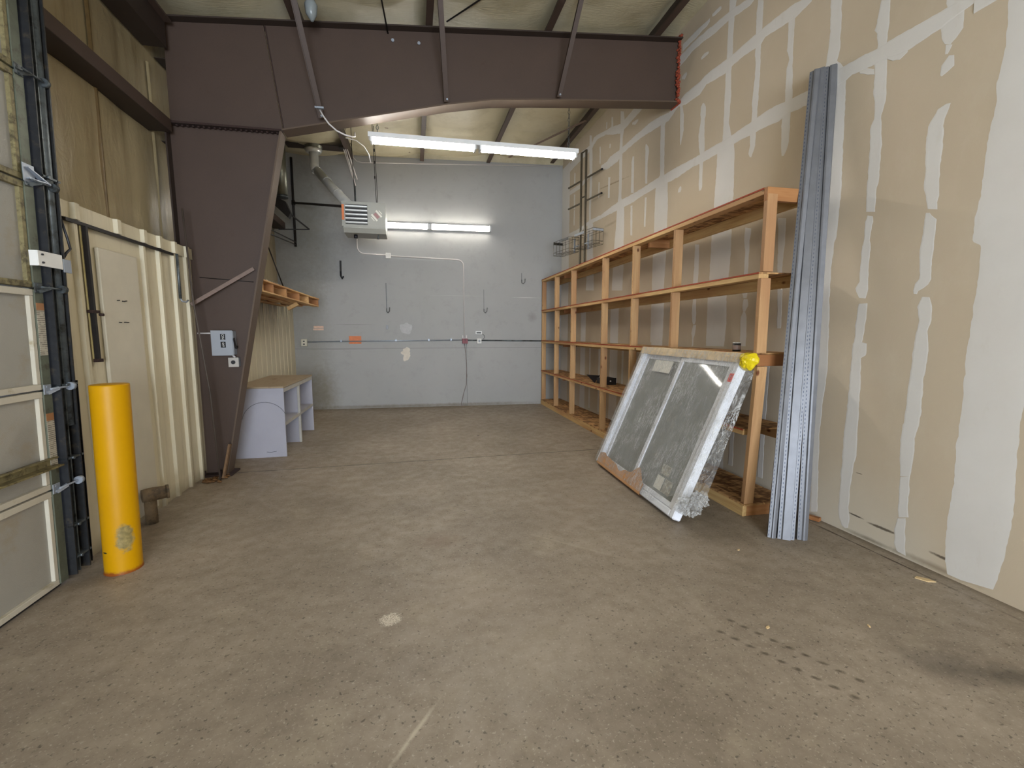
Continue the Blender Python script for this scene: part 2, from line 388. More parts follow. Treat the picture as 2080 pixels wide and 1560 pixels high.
def film():
    t=NT('clear_stretch_film'); t.col((.8,.8,.78,1)); t.set(.16,0,.9)
    n=t.n.new('ShaderNodeBsdfTransparent')
    w=t.noise(7,6,.65,t.mp(scale=(5,.8,1),rot=(0,0,.12)),1.4)
    w2=t.noise(26,4,.6,t.mp(scale=(1.6,.7,1),rot=(0,0,-.2)),2.)
    t.bump(t.math('ADD',w,t.math('MULTIPLY',w2,.55)),1.,.035)
    rd=t.ramp(t.noise(9,4,.6,t.mp(scale=(6,.55,1),rot=(0,0,.1)),1.),[(.465,.0),(.50,.75),(.535,.0)])  # pale streaks painted into the mix as glints along the wrinkles
    rd2=t.ramp(t.noise(17,3,.6,t.mp(scale=(3,.8,1),rot=(0,0,-.15)),1.5),[(.475,.0),(.505,.55),(.535,.0)])
    gate=t.ramp(t.noise(2.2,3,.6),[(.38,.12),(.57,1.)])
    fac=t.math('ADD',t.ramp(w,[(.40,.08),(.65,.20)]),t.math('MULTIPLY',t.math('MAXIMUM',rd,rd2),gate))
    mx=t.n.new('ShaderNodeMixShader'); t.link(fac,mx.inputs[0]); t.link(n.outputs[0],mx.inputs[1]); t.link(t.b.outputs[0],mx.inputs[2])
    t.link(mx.outputs[0],t.n['Material Output'].inputs[0]); return t.m
FILM=film()
def emis(name,col,s):
    m=bpy.data.materials.new(name); m.use_nodes=True; b=m.node_tree.nodes['Principled BSDF']
    b.inputs['Base Color'].default_value=(.9,.9,.9,1); b.inputs['Emission Color'].default_value=col; b.inputs['Emission Strength'].default_value=s; return m
TUBEM=emis('fluorescent_tube_glow',(1,.96,.885,1),TUBE)
TUBEO=emis('older_tube_glow',(1,.96,.885,1),TUBE*.5)
STRIPS=[[(2.038,3.329,1.791,3.167),(2.029,3.144,1.817,3.019),(2.032,3.043,1.824,2.928),(2.05,2.908,1.837,2.802),(2.04,2.811,1.849,2.721),(2.056,2.684,1.856,2.6),(2.063,2.551,1.869,2.479),(2.066,2.302,1.867,2.246),(2.075,2.258,1.795,2.184),(2.083,2.06,1.793,2.004),(2.072,2.05,1.795,1.997),(2.041,2.03,1.796,1.985),(2.033,1.841,1.802,1.814),(2.039,1.698,1.8,1.683),(2.048,1.362,1.782,1.378),(2.038,1.155,1.761,1.192),(2.04,0.981,1.768,1.034),(2.045,0.803,1.764,0.876),(2.037,0.626,1.758,0.717),(2.038,0.536,1.753,0.637),(2.047,0.376,1.748,0.5),(2.041,0.165,1.759,0.304),(2.034,0.094,1.764,0.234),(2.015,0.01,1.777,0.141),(1.94,-0.04,1.791,0.047)],
[(2.347,3.531,2.252,3.469),(2.34,3.464,2.249,3.406),(2.363,3.385,2.243,3.313),(2.357,3.324,2.278,3.278),(2.336,3.276,2.301,3.256)],
[(2.329,3.271,2.291,3.249),(2.33,3.216,2.313,3.206)],
[(2.306,3.198,2.275,3.181),(2.338,3.155,2.272,3.12),(2.345,3.1,2.334,3.095)],
[(2.292,2.915,2.272,2.905),(2.335,2.905,2.279,2.879),(2.379,2.82,2.297,2.785),(2.386,2.709,2.287,2.671),(2.374,2.589,2.289,2.56),(2.368,2.433,2.285,2.408),(2.358,2.393,2.283,2.371),(2.338,2.302,2.282,2.288)],
[(2.344,2.282,2.325,2.278),(2.352,2.241,2.28,2.224),(2.348,2.184,2.279,2.169),(2.357,2.056,2.28,2.042),(2.35,1.923,2.28,1.913),(2.345,1.869,2.277,1.861),(2.367,1.836,2.29,1.828),(2.374,1.796,2.342,1.793),(2.369,1.773,2.349,1.772)],
[(2.314,1.747,2.27,1.743),(2.341,1.691,2.253,1.686),(2.322,1.6,2.249,1.598),(2.33,1.528,2.263,1.528),(2.337,1.428,2.249,1.431),(2.342,1.29,2.252,1.297),(2.346,1.197,2.26,1.206),(2.347,1.047,2.252,1.062),(2.35,0.92,2.257,0.938),(2.361,0.8,2.274,0.821),(2.354,0.673,2.268,0.697),(2.338,0.548,2.278,0.568)],
[(2.342,0.544,2.28,0.564),(2.339,0.488,2.277,0.509),(2.339,0.428,2.275,0.451),(2.335,0.348,2.277,0.371),(2.326,0.261,2.261,0.288)],
[(2.33,0.254,2.282,0.274),(2.341,0.173,2.277,0.201),(2.334,0.073,2.268,0.104),(2.313,0.021,2.263,0.046),(2.271,0.012,2.26,0.017)],
[(2.759,3.802,2.697,3.762),(2.77,3.729,2.692,3.679),(2.786,3.626,2.688,3.566),(2.766,3.589,2.693,3.545),(2.757,3.494,2.69,3.456),(2.768,3.418,2.68,3.37),(2.763,3.316,2.678,3.272),(2.761,3.199,2.667,3.153),(2.743,3.14,2.669,3.106),(2.741,3.022,2.691,3),(2.759,2.979,2.68,2.946),(2.752,2.849,2.668,2.817),(2.749,2.719,2.669,2.691),(2.751,2.59,2.669,2.565),(2.747,2.561,2.676,2.54),(2.741,2.386,2.675,2.37)],
[(2.728,2.359,2.683,2.348),(2.74,2.318,2.676,2.303),(2.733,2.239,2.692,2.23),(2.746,2.123,2.681,2.112),(2.743,1.974,2.683,1.967),(2.743,1.894,2.676,1.887),(2.77,1.847,2.674,1.838),(2.737,1.773,2.686,1.77)],
[(2.734,1.733,2.669,1.729),(2.744,1.673,2.664,1.669),(2.746,1.571,2.673,1.57),(2.745,1.447,2.682,1.449),(2.75,1.437,2.646,1.439),(2.755,1.348,2.648,1.354),(2.753,1.333,2.683,1.337),(2.752,1.102,2.665,1.112),(2.758,1.06,2.671,1.071),(2.751,0.919,2.659,0.935),(2.763,0.795,2.659,0.817),(2.761,0.572,2.651,0.602),(2.758,0.517,2.662,0.544),(2.759,0.289,2.678,0.318),(2.754,0.165,2.676,0.195),(2.741,0.078,2.657,0.113),(2.72,0.041,2.664,0.064),(2.686,0.027,2.667,0.035)],
[(3.161,4.066,3.063,4.002),(3.146,3.833,3.053,3.777),(3.152,3.719,3.048,3.659),(3.161,3.632,3.067,3.581),(3.16,3.558,2.984,3.466),(3.148,3.423,2.978,3.339),(3.134,3.137,2.964,3.065),(3.114,2.845,2.954,2.79),(3.098,2.591,2.947,2.549),(3.164,2.579,2.95,2.52),(3.138,2.279,2.954,2.243),(3.136,2.246,2.969,2.215),(3.118,2.046,2.982,2.027),(3.094,1.91,2.977,1.898),(3.045,1.351,2.947,1.355),(3.033,1.204,2.941,1.212),(3.023,0.943,2.961,0.952),(3.024,0.669,2.966,0.682),(2.996,0.033,2.932,0.059)],
[(3.568,4.2,3.495,4.154),(3.559,4.094,3.495,4.055),(3.557,4.025,3.493,3.988),(3.558,3.924,3.494,3.888),(3.529,3.84,3.488,3.818),(3.55,3.784,3.486,3.75),(3.548,3.645,3.476,3.609),(3.546,3.52,3.468,3.483),(3.564,3.41,3.48,3.373),(3.564,3.315,3.473,3.277),(3.558,3.187,3.475,3.155),(3.556,3.123,3.49,3.098),(3.543,3.061,3.518,3.052)],
[(3.937,4.576,3.867,4.53),(3.944,4.472,3.863,4.42),(3.941,4.309,3.865,4.264),(3.933,4.209,3.868,4.171),(3.934,4.099,3.864,4.06),(3.919,3.98,3.86,3.948),(3.929,3.835,3.858,3.8),(3.938,3.689,3.862,3.653),(3.931,3.534,3.865,3.505),(3.945,3.407,3.866,3.375),(3.937,3.3,3.867,3.274),(3.945,3.228,3.891,3.208),(3.928,3.19,3.908,3.183)],
[(4.333,4.836,4.232,4.77),(4.329,4.716,4.247,4.664),(4.332,4.52,4.25,4.471),(4.329,4.318,4.246,4.272),(4.335,4.151,4.251,4.108),(4.332,3.955,4.236,3.908),(4.332,3.79,4.242,3.749),(4.328,3.672,4.247,3.638),(4.331,3.563,4.21,3.514),(4.332,3.504,4.161,3.437),(4.405,3.404,4.14,3.306),(4.403,3.289,4.137,3.197),(4.409,3.061,4.125,2.975),(4.418,2.861,4.131,2.786),(4.429,2.578,4.123,2.515),(4.431,2.387,4.116,2.334),(4.436,2.119,4.133,2.083),(4.445,1.902,4.147,1.88),(4.441,1.626,4.127,1.62),(4.439,1.37,4.146,1.378)],
[(4.688,4.03,4.661,4.018),(4.718,4.005,4.632,3.966),(4.725,3.921,4.625,3.877),(4.709,3.875,4.642,3.846),(4.737,3.727,4.636,3.686),(4.728,3.603,4.621,3.562),(4.701,3.505,4.62,3.475),(4.7,3.4,4.639,3.378),(4.697,3.269,4.636,3.249),(4.694,3.146,4.633,3.128),(4.685,3.107,4.651,3.097)],
[(5.12,4.206,5.073,4.184),(5.111,4.092,5.034,4.058),(5.102,3.918,5.03,3.888),(5.09,3.75,5.071,3.743)],
[(5.052,3.263,5.025,3.254),(5.089,3.239,5.022,3.219),(5.094,3.205,5.047,3.192)],
[(4.712,2.524,4.638,2.51),(4.711,2.264,4.628,2.253),(4.725,2.072,4.632,2.063),(4.704,1.909,4.648,1.905),(4.72,1.748,4.636,1.745),(4.704,1.655,4.638,1.653),(4.682,1.617,4.654,1.617)],
[(4.682,1.608,4.626,1.607),(4.709,1.515,4.637,1.515),(4.689,1.456,4.661,1.457),(4.692,1.362,4.664,1.363)],
[(3.936,2.534,3.856,2.516),(3.939,2.4,3.865,2.386),(3.918,2.31,3.864,2.301),(3.917,2.126,3.863,2.119),(3.926,1.903,3.858,1.897),(3.909,1.86,3.862,1.857)],
[(3.902,1.852,3.848,1.848),(3.913,1.784,3.836,1.779),(3.906,1.729,3.871,1.727)],
[(3.903,1.726,3.871,1.724),(3.929,1.675,3.847,1.673),(3.923,1.566,3.838,1.565),(3.913,1.385,3.838,1.387)],
[(3.539,2.534,3.45,2.513),(3.521,2.321,3.443,2.306),(3.508,2.099,3.458,2.092),(3.49,1.885,3.435,1.88),(3.469,1.561,3.424,1.561)],
[(5.507,4.262,5.376,4.204),(5.532,4.153,5.433,4.111),(5.527,3.962,5.428,3.923),(5.518,3.699,5.418,3.664),(5.507,3.538,5.407,3.505),(5.587,3.484,5.321,3.401),(5.606,3.374,5.313,3.288),(5.607,3.14,5.297,3.061),(5.607,2.916,5.301,2.848),(5.614,2.52,5.3,2.47),(5.613,2.122,5.32,2.094),(5.611,1.894,5.317,1.876),(5.603,1.582,5.308,1.579),(5.604,1.391,5.319,1.397)],
[(6.669,4.834,6.564,4.787),(6.658,4.648,6.508,4.584),(6.658,4.455,6.576,4.423),(6.678,4.207,6.573,4.169),(6.66,3.891,6.566,3.861),(6.665,3.58,6.57,3.553),(6.707,3.437,6.466,3.374),(6.725,3.162,6.45,3.102),(6.759,2.968,6.459,2.91),(6.794,2.566,6.436,2.516),(6.821,2.195,6.458,2.163)],
[(7.834,4.959,7.74,4.921),(7.833,4.627,7.692,4.576),(7.794,4.136,7.684,4.102),(7.804,3.703,7.725,3.683),(7.789,3.511,7.715,3.494),(7.861,3.459,7.61,3.402),(7.857,3.065,7.605,3.019),(7.862,2.538,7.536,2.499),(7.881,2.29,7.524,2.258)],
[(6.251,4.032,6.209,4.017),(6.278,3.964,6.204,3.938),(6.273,3.54,6.188,3.515)],
[(5.892,4.068,5.863,4.057),(5.907,4.019,5.813,3.983),(5.895,3.978,5.802,3.943),(5.895,3.83,5.829,3.807),(5.877,3.546,5.82,3.529)],
[(7.403,4.606,7.36,4.59),(7.388,4.33,7.354,4.318)],
[(7.047,4.005,6.969,3.979),(7.043,3.685,6.977,3.667)],
[(7.023,4.504,6.985,4.49),(7.025,4.441,6.994,4.429)],
[(7.416,4.042,7.373,4.029),(7.417,3.79,7.382,3.78)],
[(6.272,3.361,6.213,3.346),(6.256,2.937,6.196,2.925)],
[(5.873,3.361,5.82,3.346),(5.874,2.975,5.83,2.965)],
[(7.161,4.894,7.126,4.879),(7.168,4.789,7.128,4.772)],
[(6.969,4.885,6.919,4.863),(6.974,4.74,6.91,4.713)],
[(8.544,4.561,8.488,4.543),(8.561,4.372,8.487,4.349)],
[(8.553,4.172,8.489,4.154),(8.552,3.895,8.488,3.879)],
[(8.543,3.873,8.49,3.86),(8.548,3.59,8.496,3.578)],
[(2.185,3.465,2.181,3.423),(2.258,3.473,2.252,3.408),(2.336,3.489,2.327,3.392),(2.376,3.486,2.366,3.384),(2.444,3.486,2.434,3.377),(2.562,3.491,2.55,3.361),(2.673,3.494,2.662,3.377),(2.757,3.49,2.748,3.391),(2.847,3.503,2.837,3.397),(2.94,3.503,2.932,3.412),(2.989,3.508,2.979,3.393),(3.066,3.518,3.055,3.386),(3.277,3.484,3.267,3.37),(3.408,3.495,3.398,3.384),(3.484,3.502,3.475,3.388),(3.622,3.52,3.61,3.372),(3.734,3.529,3.722,3.388),(3.915,3.51,3.905,3.391),(4.012,3.51,4.003,3.395),(4.187,3.497,4.18,3.401),(4.342,3.493,4.335,3.393),(4.497,3.499,4.489,3.396),(4.7,3.496,4.693,3.397),(4.836,3.496,4.829,3.403),(5.116,3.509,5.107,3.384),(5.456,3.513,5.447,3.388),(5.641,3.519,5.634,3.409),(5.912,3.51,5.905,3.405),(6.167,3.509,6.16,3.39),(6.357,3.514,6.349,3.391),(6.58,3.525,6.573,3.398),(6.918,3.511,6.912,3.408),(7.288,3.48,7.285,3.415),(7.701,3.502,7.697,3.433),(7.907,3.493,7.905,3.434),(8.221,3.469,8.217,3.383),(8.853,3.49,8.849,3.399)],
[(3.335,4.193,3.334,4.173),(3.411,4.243,3.404,4.162),(3.504,4.265,3.494,4.144),(3.673,4.28,3.664,4.171),(3.827,4.284,3.819,4.193),(3.877,4.285,3.867,4.156),(4.079,4.286,4.071,4.175),(4.241,4.277,4.232,4.169),(4.339,4.283,4.328,4.148),(4.646,4.305,4.638,4.197),(4.761,4.285,4.75,4.147),(5.025,4.289,5.016,4.163),(5.157,4.257,5.154,4.208),(5.363,4.231,5.355,4.129),(5.54,4.268,5.532,4.153),(5.78,4.302,5.772,4.174),(6,4.295,5.994,4.2),(6.196,4.3,6.19,4.202),(6.579,4.283,6.574,4.189),(6.718,4.283,6.709,4.136),(6.987,4.298,6.977,4.133),(7.114,4.267,7.107,4.144),(7.33,4.276,7.327,4.218)],
[(7.741,4.322,7.738,4.261),(8.227,4.269,8.223,4.179),(8.819,4.302,8.816,4.22)],
[(3.99,4.654,3.986,4.608),(4.055,4.668,4.049,4.598),(4.227,4.705,4.221,4.624),(4.349,4.728,4.342,4.645),(4.542,4.744,4.535,4.648),(4.753,4.769,4.746,4.679),(4.903,4.779,4.896,4.686),(5.06,4.769,5.052,4.664),(5.229,4.779,5.22,4.651),(6.646,4.643,6.638,4.508),(6.936,4.729,6.929,4.605),(7.167,4.767,7.164,4.7),(7.5,4.836,7.496,4.76),(7.646,4.849,7.64,4.731),(7.733,4.778,7.728,4.683),(8.537,4.844,8.53,4.674),(8.8,4.806,8.794,4.657)],
[(4.632,4.857,4.629,4.822),(4.674,4.858,4.67,4.805),(4.879,4.871,4.873,4.797),(5.117,4.875,5.112,4.798)],
[(4.453,4.863,4.451,4.833),(4.486,4.872,4.483,4.825),(4.592,4.874,4.59,4.839)],
[(4.628,4.526,4.626,4.504),(4.693,4.545,4.689,4.5),(4.75,4.534,4.748,4.506)],
[(5.01,4.521,5.008,4.493),(5.059,4.524,5.054,4.457),(5.108,4.517,5.106,4.488)],
[(6.118,4.489,6.116,4.456),(6.209,4.505,6.205,4.446),(6.291,4.511,6.289,4.482)],
[(2.551,3.365,2.549,3.349),(2.598,3.372,2.594,3.331),(2.647,3.384,2.644,3.35),(2.68,3.395,2.679,3.373)],
[(2.763,3.362,2.759,3.323),(2.819,3.396,2.815,3.352),(2.875,3.408,2.873,3.386)],
[(4.34,1.3,4.06,1.3),(4.33,0.675,4.07,0.675),(4.34,0.05,4.06,0.05)],
[(5.58,1.95,5.3,1.95),(5.57,1,5.31,1),(5.58,0.05,5.3,0.05)],
[(6.84,2,6.55,2),(6.83,1.025,6.56,1.025),(6.84,0.05,6.55,0.05)],
[(8.1,2,7.85,2),(8.09,1.025,7.86,1.025),(8.1,0.05,7.85,0.05)],
[(3.59,1.25,3.52,1.25),(3.58,0.7,3.53,0.7),(3.59,0.15,3.52,0.15)],
[(3.99,1.25,3.92,1.25),(3.98,0.7,3.93,0.7),(3.99,0.15,3.92,0.15)],
[(4.82,1.25,4.75,1.25),(4.81,0.7,4.76,0.7),(4.82,0.15,4.75,0.15)],
[(5.22,1.25,5.15,1.25),(5.21,0.7,5.16,0.7),(5.22,0.15,5.15,0.15)],
[(6.02,1.25,5.95,1.25),(6.01,0.7,5.96,0.7),(6.02,0.15,5.95,0.15)],
[(6.42,1.25,6.35,1.25),(6.41,0.7,6.36,0.7),(6.42,0.15,6.35,0.15)],
[(7.27,1.25,7.2,1.25),(7.26,0.7,7.21,0.7),(7.27,0.15,7.2,0.15)],
[(7.67,1.25,7.6,1.25),(7.66,0.7,7.61,0.7),(7.67,0.15,7.6,0.15)],
[(8.47,1.25,8.4,1.25),(8.46,0.7,8.41,0.7),(8.47,0.15,8.4,0.15)],
[(9.36,4.85,8.78,4.85),(9.36,3.6,8.78,3.6),(9.36,2.6,8.78,2.6),(9.36,1.3,8.78,1.3),(9.36,0.05,8.78,0.05)],
[(0.9,5.1,0.62,5.1),(0.89,2.575,0.63,2.575),(0.9,0.05,0.62,0.05)],
[(-0.32,5.1,-0.6,5.1),(-0.33,2.575,-0.59,2.575),(-0.32,0.05,-0.6,0.05)],
[(-1.57,5.1,-1.85,5.1),(-1.58,2.575,-1.84,2.575),(-1.57,0.05,-1.85,0.05)],
[(-2.82,5.1,-3.1,5.1),(-2.83,2.575,-3.09,2.575),(-2.82,0.05,-3.1,0.05)],
[(-4.07,5.1,-4.35,5.1),(-4.08,2.575,-4.34,2.575),(-4.07,0.05,-4.35,0.05)],
[(1.53,3.3,1.45,3.3),(1.52,1.85,1.46,1.85),(1.53,0.4,1.45,0.4)],
[(1.13,3.3,1.05,3.3),(1.12,1.85,1.06,1.85),(1.13,0.4,1.05,0.4)],
[(0.28,3.3,0.2,3.3),(0.27,1.85,0.21,1.85),(0.28,0.4,0.2,0.4)],
[(-0.12,3.3,-0.2,3.3),(-0.13,1.85,-0.19,1.85),(-0.12,0.4,-0.2,0.4)],
[(2.2,3.36,2.2,3.5),(1,3.38,1,3.52),(-2,3.37,-2,3.5),(-6,3.37,-6,3.5)]]
# ================================================================ SETTING
def struct(o): return tag(o,kind='structure')
Y0=-6.0
o=MB().add([(XL(Y0)-.35,Y0,0),(XR(Y0)+.1,Y0,0),(XR(9.4)+.1,9.5,0),(XL(9.6)-.35,9.7,0),
            (XL(Y0)-.35,Y0,-.15),(XR(Y0)+.1,Y0,-.15),(XR(9.4)+.1,9.5,-.15),(XL(9.6)-.35,9.7,-.15)],
           [(0,1,2,3),(7,6,5,4),(0,4,5,1),(1,5,6,2),(2,6,7,3),(3,7,4,0)]).build('floor',FLOOR); struct(o)
# roof insulation draped over the purlins
PUR=[-2.33,-1.05,.27,1.57,2.87]
def ceil_z(x,y):
    z=ZR(x,y)+.2; 
    for a,b in zip(PUR,PUR[1:]+[4.2]):
        if a<=x<b:
            t=(x-a)/(b-a); z-=.105*math.sin(math.pi*t)**.7
            ys=(y+20)%1.22/1.22; z+=.035*math.exp(-(min(ys,1-ys)/.06)**2)*math.sin(math.pi*t)
            z+=.012*noise.noise(Vector((x*2.5,y*3,0)))
    return z
me=MB(); x0,x1=-2.45,3.45
def cfn(u,v):
    x=x0+(x1-x0)*u; y=Y0+(9.75-Y0)*v; return (x,y,ceil_z(x,y))
me.grid(cfn,100,150); ceiling=struct(me.build('ceiling',INS))
b=MB(); b.add([(x0,Y0,5.6),(x1,Y0,5.6),(x1,9.75,5.6),(x0,9.75,5.6)],[(0,1,2,3)]); o=b.build('roof_deck',DUCTD,ceiling)
# right wall, drywall with taped joints
o=MB().add([(XR(Y0),Y0,0),(XR(9.3),9.3,0),(XR(9.3),9.3,5.55),(XR(Y0),Y0,5.55),(XR(Y0)+.12,Y0,0),(XR(9.3)+.12,9.3,0),(XR(9.3)+.12,9.3,5.55),(XR(Y0)+.12,Y0,5.55)],
           [(0,1,2,3),(7,6,5,4),(0,4,5,1),(1,5,6,2),(2,6,7,3),(3,7,4,0)]).build('wall_right',DRY); struct(o); WR=o
random.seed(11)
for k,L in enumerate(STRIPS):
    # refine both edges with a trowelled wobble
    P=[]; Q=[]; off=.0006+.00003*k
    for i in range(len(L)-1):
        a,b=L[i],L[i+1]; d=max(math.hypot(a[0]-b[0],a[1]-b[1]),math.hypot(a[2]-b[2],a[3]-b[3])); n=max(1,min(70,int(d/.022)))
        for j in range(n):
            t=j/n; P.append((a[0]+(b[0]-a[0])*t,a[1]+(b[1]-a[1])*t)); Q.append((a[2]+(b[2]-a[2])*t,a[3]+(b[3]-a[3])*t))
    P.append(L[-1][:2]); Q.append(L[-1][2:])
    wob=lambda p,s: (p[0]+.006*noise.noise(Vector((p[0]*14,p[1]*14,s)))+random.uniform(-.0022,.0022),min(5.5,max(.02,p[1]+.006*noise.noise(Vector((p[0]*14,p[1]*14,s+9)))+random.uniform(-.0022,.0022))))
    P=[wob(p,k) for p in P]; Q=[wob(p,k+50) for p in Q]
    vs=[]
    for p,q in zip(P,Q):
        m1=(p[0]*.9+q[0]*.1,p[1]*.9+q[1]*.1); m2=(p[0]*.1+q[0]*.9,p[1]*.1+q[1]*.9)
        for c,dd in ((p,0.0002+.00001*k),(m1,off),(m2,off),(q,0.0002+.00001*k)): vs.append((XR(c[0])-dd,c[0],c[1]))
    n=len(P); fs=[(4*i+j,4*i+j+1,4*i+j+5,4*i+j+4) for i in range(n-1) for j in range(3)]
    MB().add(vs,fs).build('joint_compound_strip',MUD,WR)
# back wall
zt=5.4
o=MB().add([(-2.6,YB(-2.6),0),(3.3,YB(3.3),0),(3.3,YB(3.3),zt),(-2.6,YB(-2.6),zt),(-2.6,YB(-2.6)+.15,0),(3.3,YB(3.3)+.15,0),(3.3,YB(3.3)+.15,zt),(-2.6,YB(-2.6)+.15,zt)],
           [(0,1,2,3),(7,6,5,4),(0,4,5,1),(1,5,6,2),(2,6,7,3),(3,7,4,0)]).build('wall_back',GREY); struct(o); WB=o
m=MB(); 
def bfn(u,v):
    x=-2.5+5.7*u; return (x,YB(x)-.012-.03*math.sin(math.pi*v)-.006*noise.noise(Vector((x*4,v*2,1))),4.86+.012*(x+2)+.42*v)
m.grid(bfn,60,5); m.build('insulation_flap',INS,WB)
# left wall: insulation above, cream liner panel below
WL=thing('wall_left',None,None,(-2.2,4,0),kind='structure')
def wfn(u,v):
    y=3.3+(9.75-3.3)*u; z=-.0+4.9*v
    d=.03*abs(math.sin(math.pi*(y-.25)/.92))**.5+.012*noise.noise(Vector((y*3,z*2,5)))
    if 3.45<z: d*=.5
    return (XL(y)-.29+d,y,z)
MB().grid(wfn,140,60).build('wall_insulation',INSW,WL)
MB().grid(lambda u,v:(XL(3)-.28+.02*noise.noise(Vector((u*20,v*8,3))),Y0+(3.3-Y0)*u,3.62+1.2*v),80,10).build('wall_insulation',INSW,WL)
# liner panel cross-section (y, out)
def rib(y,w=.026,t=.016,d=.026): return [(y-w,0),(y-t,d),(y+t,d),(y+w,0)]
def liner(ya,yb,ribs,name,z0=.0,z1=2.36,d=.026):
    pr=[(ya,0)]
    for r in ribs: pr+=rib(r,d=d)
    pr+=[(yb,0)]
    vs=[];n=len(pr)
    for y,d in pr: vs+= [(XL(y)+d-.035,y,z0),(XL(y)+d-.035,y,z1),(XL(y)+d-.055,y,z1)]
    fs=[(3*i,3*i+3,3*i+4,3*i+1) for i in range(n-1)]+[(3*i+1,3*i+4,3*i+5,3*i+2) for i in range(n-1)]
    return MB().add(vs,fs).build(name,SIDING,WL)
liner(3.30,4.29,[3.60],'liner_panel'); liner(4.29,5.42,[4.40,4.645,4.905,5.15,5.385],'liner_panel')
liner(5.42,9.5,[5.65,5.9,6.15,6.4,6.65,6.9,7.15,7.4,7.65,7.9,8.15,8.4,8.65,8.9,9.15],'liner_panel',0,2.36,.006)
B((XL(4)-.03,3.80,.05),(XL(4)-.005,4.26,2.12),.004).build('flat_patch_panel',PATCH,WL)
# top cap trim following the corrugation, with its shadow line below as a dark bar
vs=[];pr=[(3.42,.012)]
for r in (3.60,4.05,4.40,4.645,4.905,5.15,5.385): pr+=[(r-.03,.012),(r-.022,.04),(r+.022,.04),(r+.03,.012)]
pr+=[(5.44,.012)]
for y,d in pr: vs+=[(XL(y)+d-.03,y,2.26),(XL(y)+d-.03,y,2.365),(XL(y)+d-.10,y,2.365)]
n=len(pr); MB().add(vs,[(3*i,3*i+3,3*i+4,3*i+1) for i in range(n-1)]+[(3*i+1,3*i+4,3*i+5,3*i+2) for i in range(n-1)]).build('top_cap_trim',SIDING,WL)
MB().bar((XL(3.5)-.01,3.5,2.245),(XL(4.9)-.005,4.86,2.245),.02,.022).build('trim_shadow_bar',BLACKM,WL)  # dark bar in place of the shadow under the cap trim
# screw rows left on the panel
m=MB()
for z in (1.76,1.60):
    for y in (3.96,4.02,4.05): m.tube([(XL(y)-.012,y,z),(XL(y)+.012,y,z+random.uniform(-.004,.004))],.004,6)
m.build('screw',BLACKM,WL)
# wall beyond the door, behind the camera, and wall behind with its open doorway
o=MB().add([(XL(Y0)-.1,Y0,0),(XL(-.6)-.1,-.6,0),(XL(-.6)-.1,-.6,4.9),(XL(Y0)-.1,Y0,4.9)],[(0,1,2,3)]).build('liner_panel',SIDING,WL)
WF=thing('wall_front',None,None,(0,Y0,0),kind='structure')
for lo,hi in (((-2.7,Y0-.1,0),(-1.6,Y0,5.6)),((2.2,Y0-.1,0),(3.6,Y0,5.6)),((-1.6,Y0-.1,3.7),(2.2,Y0,5.6))): B(lo,hi).build('wall_panel',SIDING,WF)
# ---------------------------------------------------------------- overhead door (closed)
D=thing('door_1',None,None,(XL(1.3),1.3,0),kind='structure')
yA,yB_=-.5,3.06
SE=[0.02,.60,1.19,1.775,2.37,2.965,3.56]
for i in range(6):
    z0,z1=SE[i],SE[i+1]; 
    P=B((XL(1.3)-.05,yA,z0),(XL(1.3)-.012,yB_+.05,z1-.006)).build('door_section',DOORP,D)
    up = i>=3
    rm = DOORD if up else DOORR
    B((XL(1.3)-.014,yA,z1-.045),(XL(1.3)+.010,yB_-.002,z1-.009),.002).build('upper_rail',rm,P)
    B((XL(1.3)-.014,yA,z0+.002),(XL(1.3)+.010,yB_-.002,z0+.034),.002).build('lower_rail',rm,P)
    B((XL(1.3)-.014,yB_-.030,z0+.0345),(XL(1.3)+.008,yB_-.002,z1-.0455),.002).build('end_rail',DOORR if not up else DOORD,P)
    B((XL(1.3)-.014,yB_,z0+.002),(XL(1.3)+.014,yB_+.065,z1-.008),.003).build('end_stile',STILE,P)
    if i in (1,2): B((XL(1.3)+.014,yB_+.004,z0+(.13 if i==1 else .20)),(XL(1.3)+.0155,yB_+.058,z0+(.45 if i==1 else .50))).build('warning_label',WARN,P)
    # hinge with roller stem
    if 0<i:
        h=MB(); x=XL(1.3)+.016
        h.box((x,yB_-.004,z0-.028),(x+.006,yB_+.05,z0+.03),.002)
        h.bar((x+.006,yB_+.02,z0-.02),(x+.03,yB_+.07,z0+.005),.012,.02); h.tube([(x+.03,yB_+.01,z0+.005),(x+.03,yB_+.20,z0+.005)],.006,8)
        h.tube([(x+.03,yB_+.155,z0+.005),(x+.03,yB_+.18,z0+.005)],.024,14)
        for zz in (z0-.014,z0+.016): h.tube([(x+.006,yB_+.018,zz),(x+.009,yB_+.018,zz)],.007,8)
        h.build('hinge',GALV if i in (1,2) else GALVD,P)
st=MB(); x=XL(1.3)+.01
st.box((x,yA,.735),(x+.055,yB_+.03,.745)); st.box((x,yA,.785),(x+.03,yB_+.03,.79)); st.box((x,yA,.735),(x+.004,yB_+.03,.79)); st.build('horizontal_strut',DOORD,D)
B((XL(1.3)-.045,yA,0),(XL(1.3)+.0,yB_+.03,.03),.01).build('bottom_seal',BLK,D)
B((XL(3.2)-.06,3.13,0),(XL(3.2)-.03,3.33,4.6)).build('door_jamb',STILE,D)
B((XL(1.3)-.3,-.6,3.57),(XL(1.3)-.03,3.33,3.75)).build('door_header',STEELD,D)

def lean(root,y0):
    # the door edge and its track are not quite plumb
    for c in root.children_recursive:
        for v_ in c.data.vertices:
            wy=v_.co.y+ORG[root.name].y
            if wy>y0: v_.co.y+=.033*v_.co.z
bpy.context.view_layer.update(); lean(D,2.9)
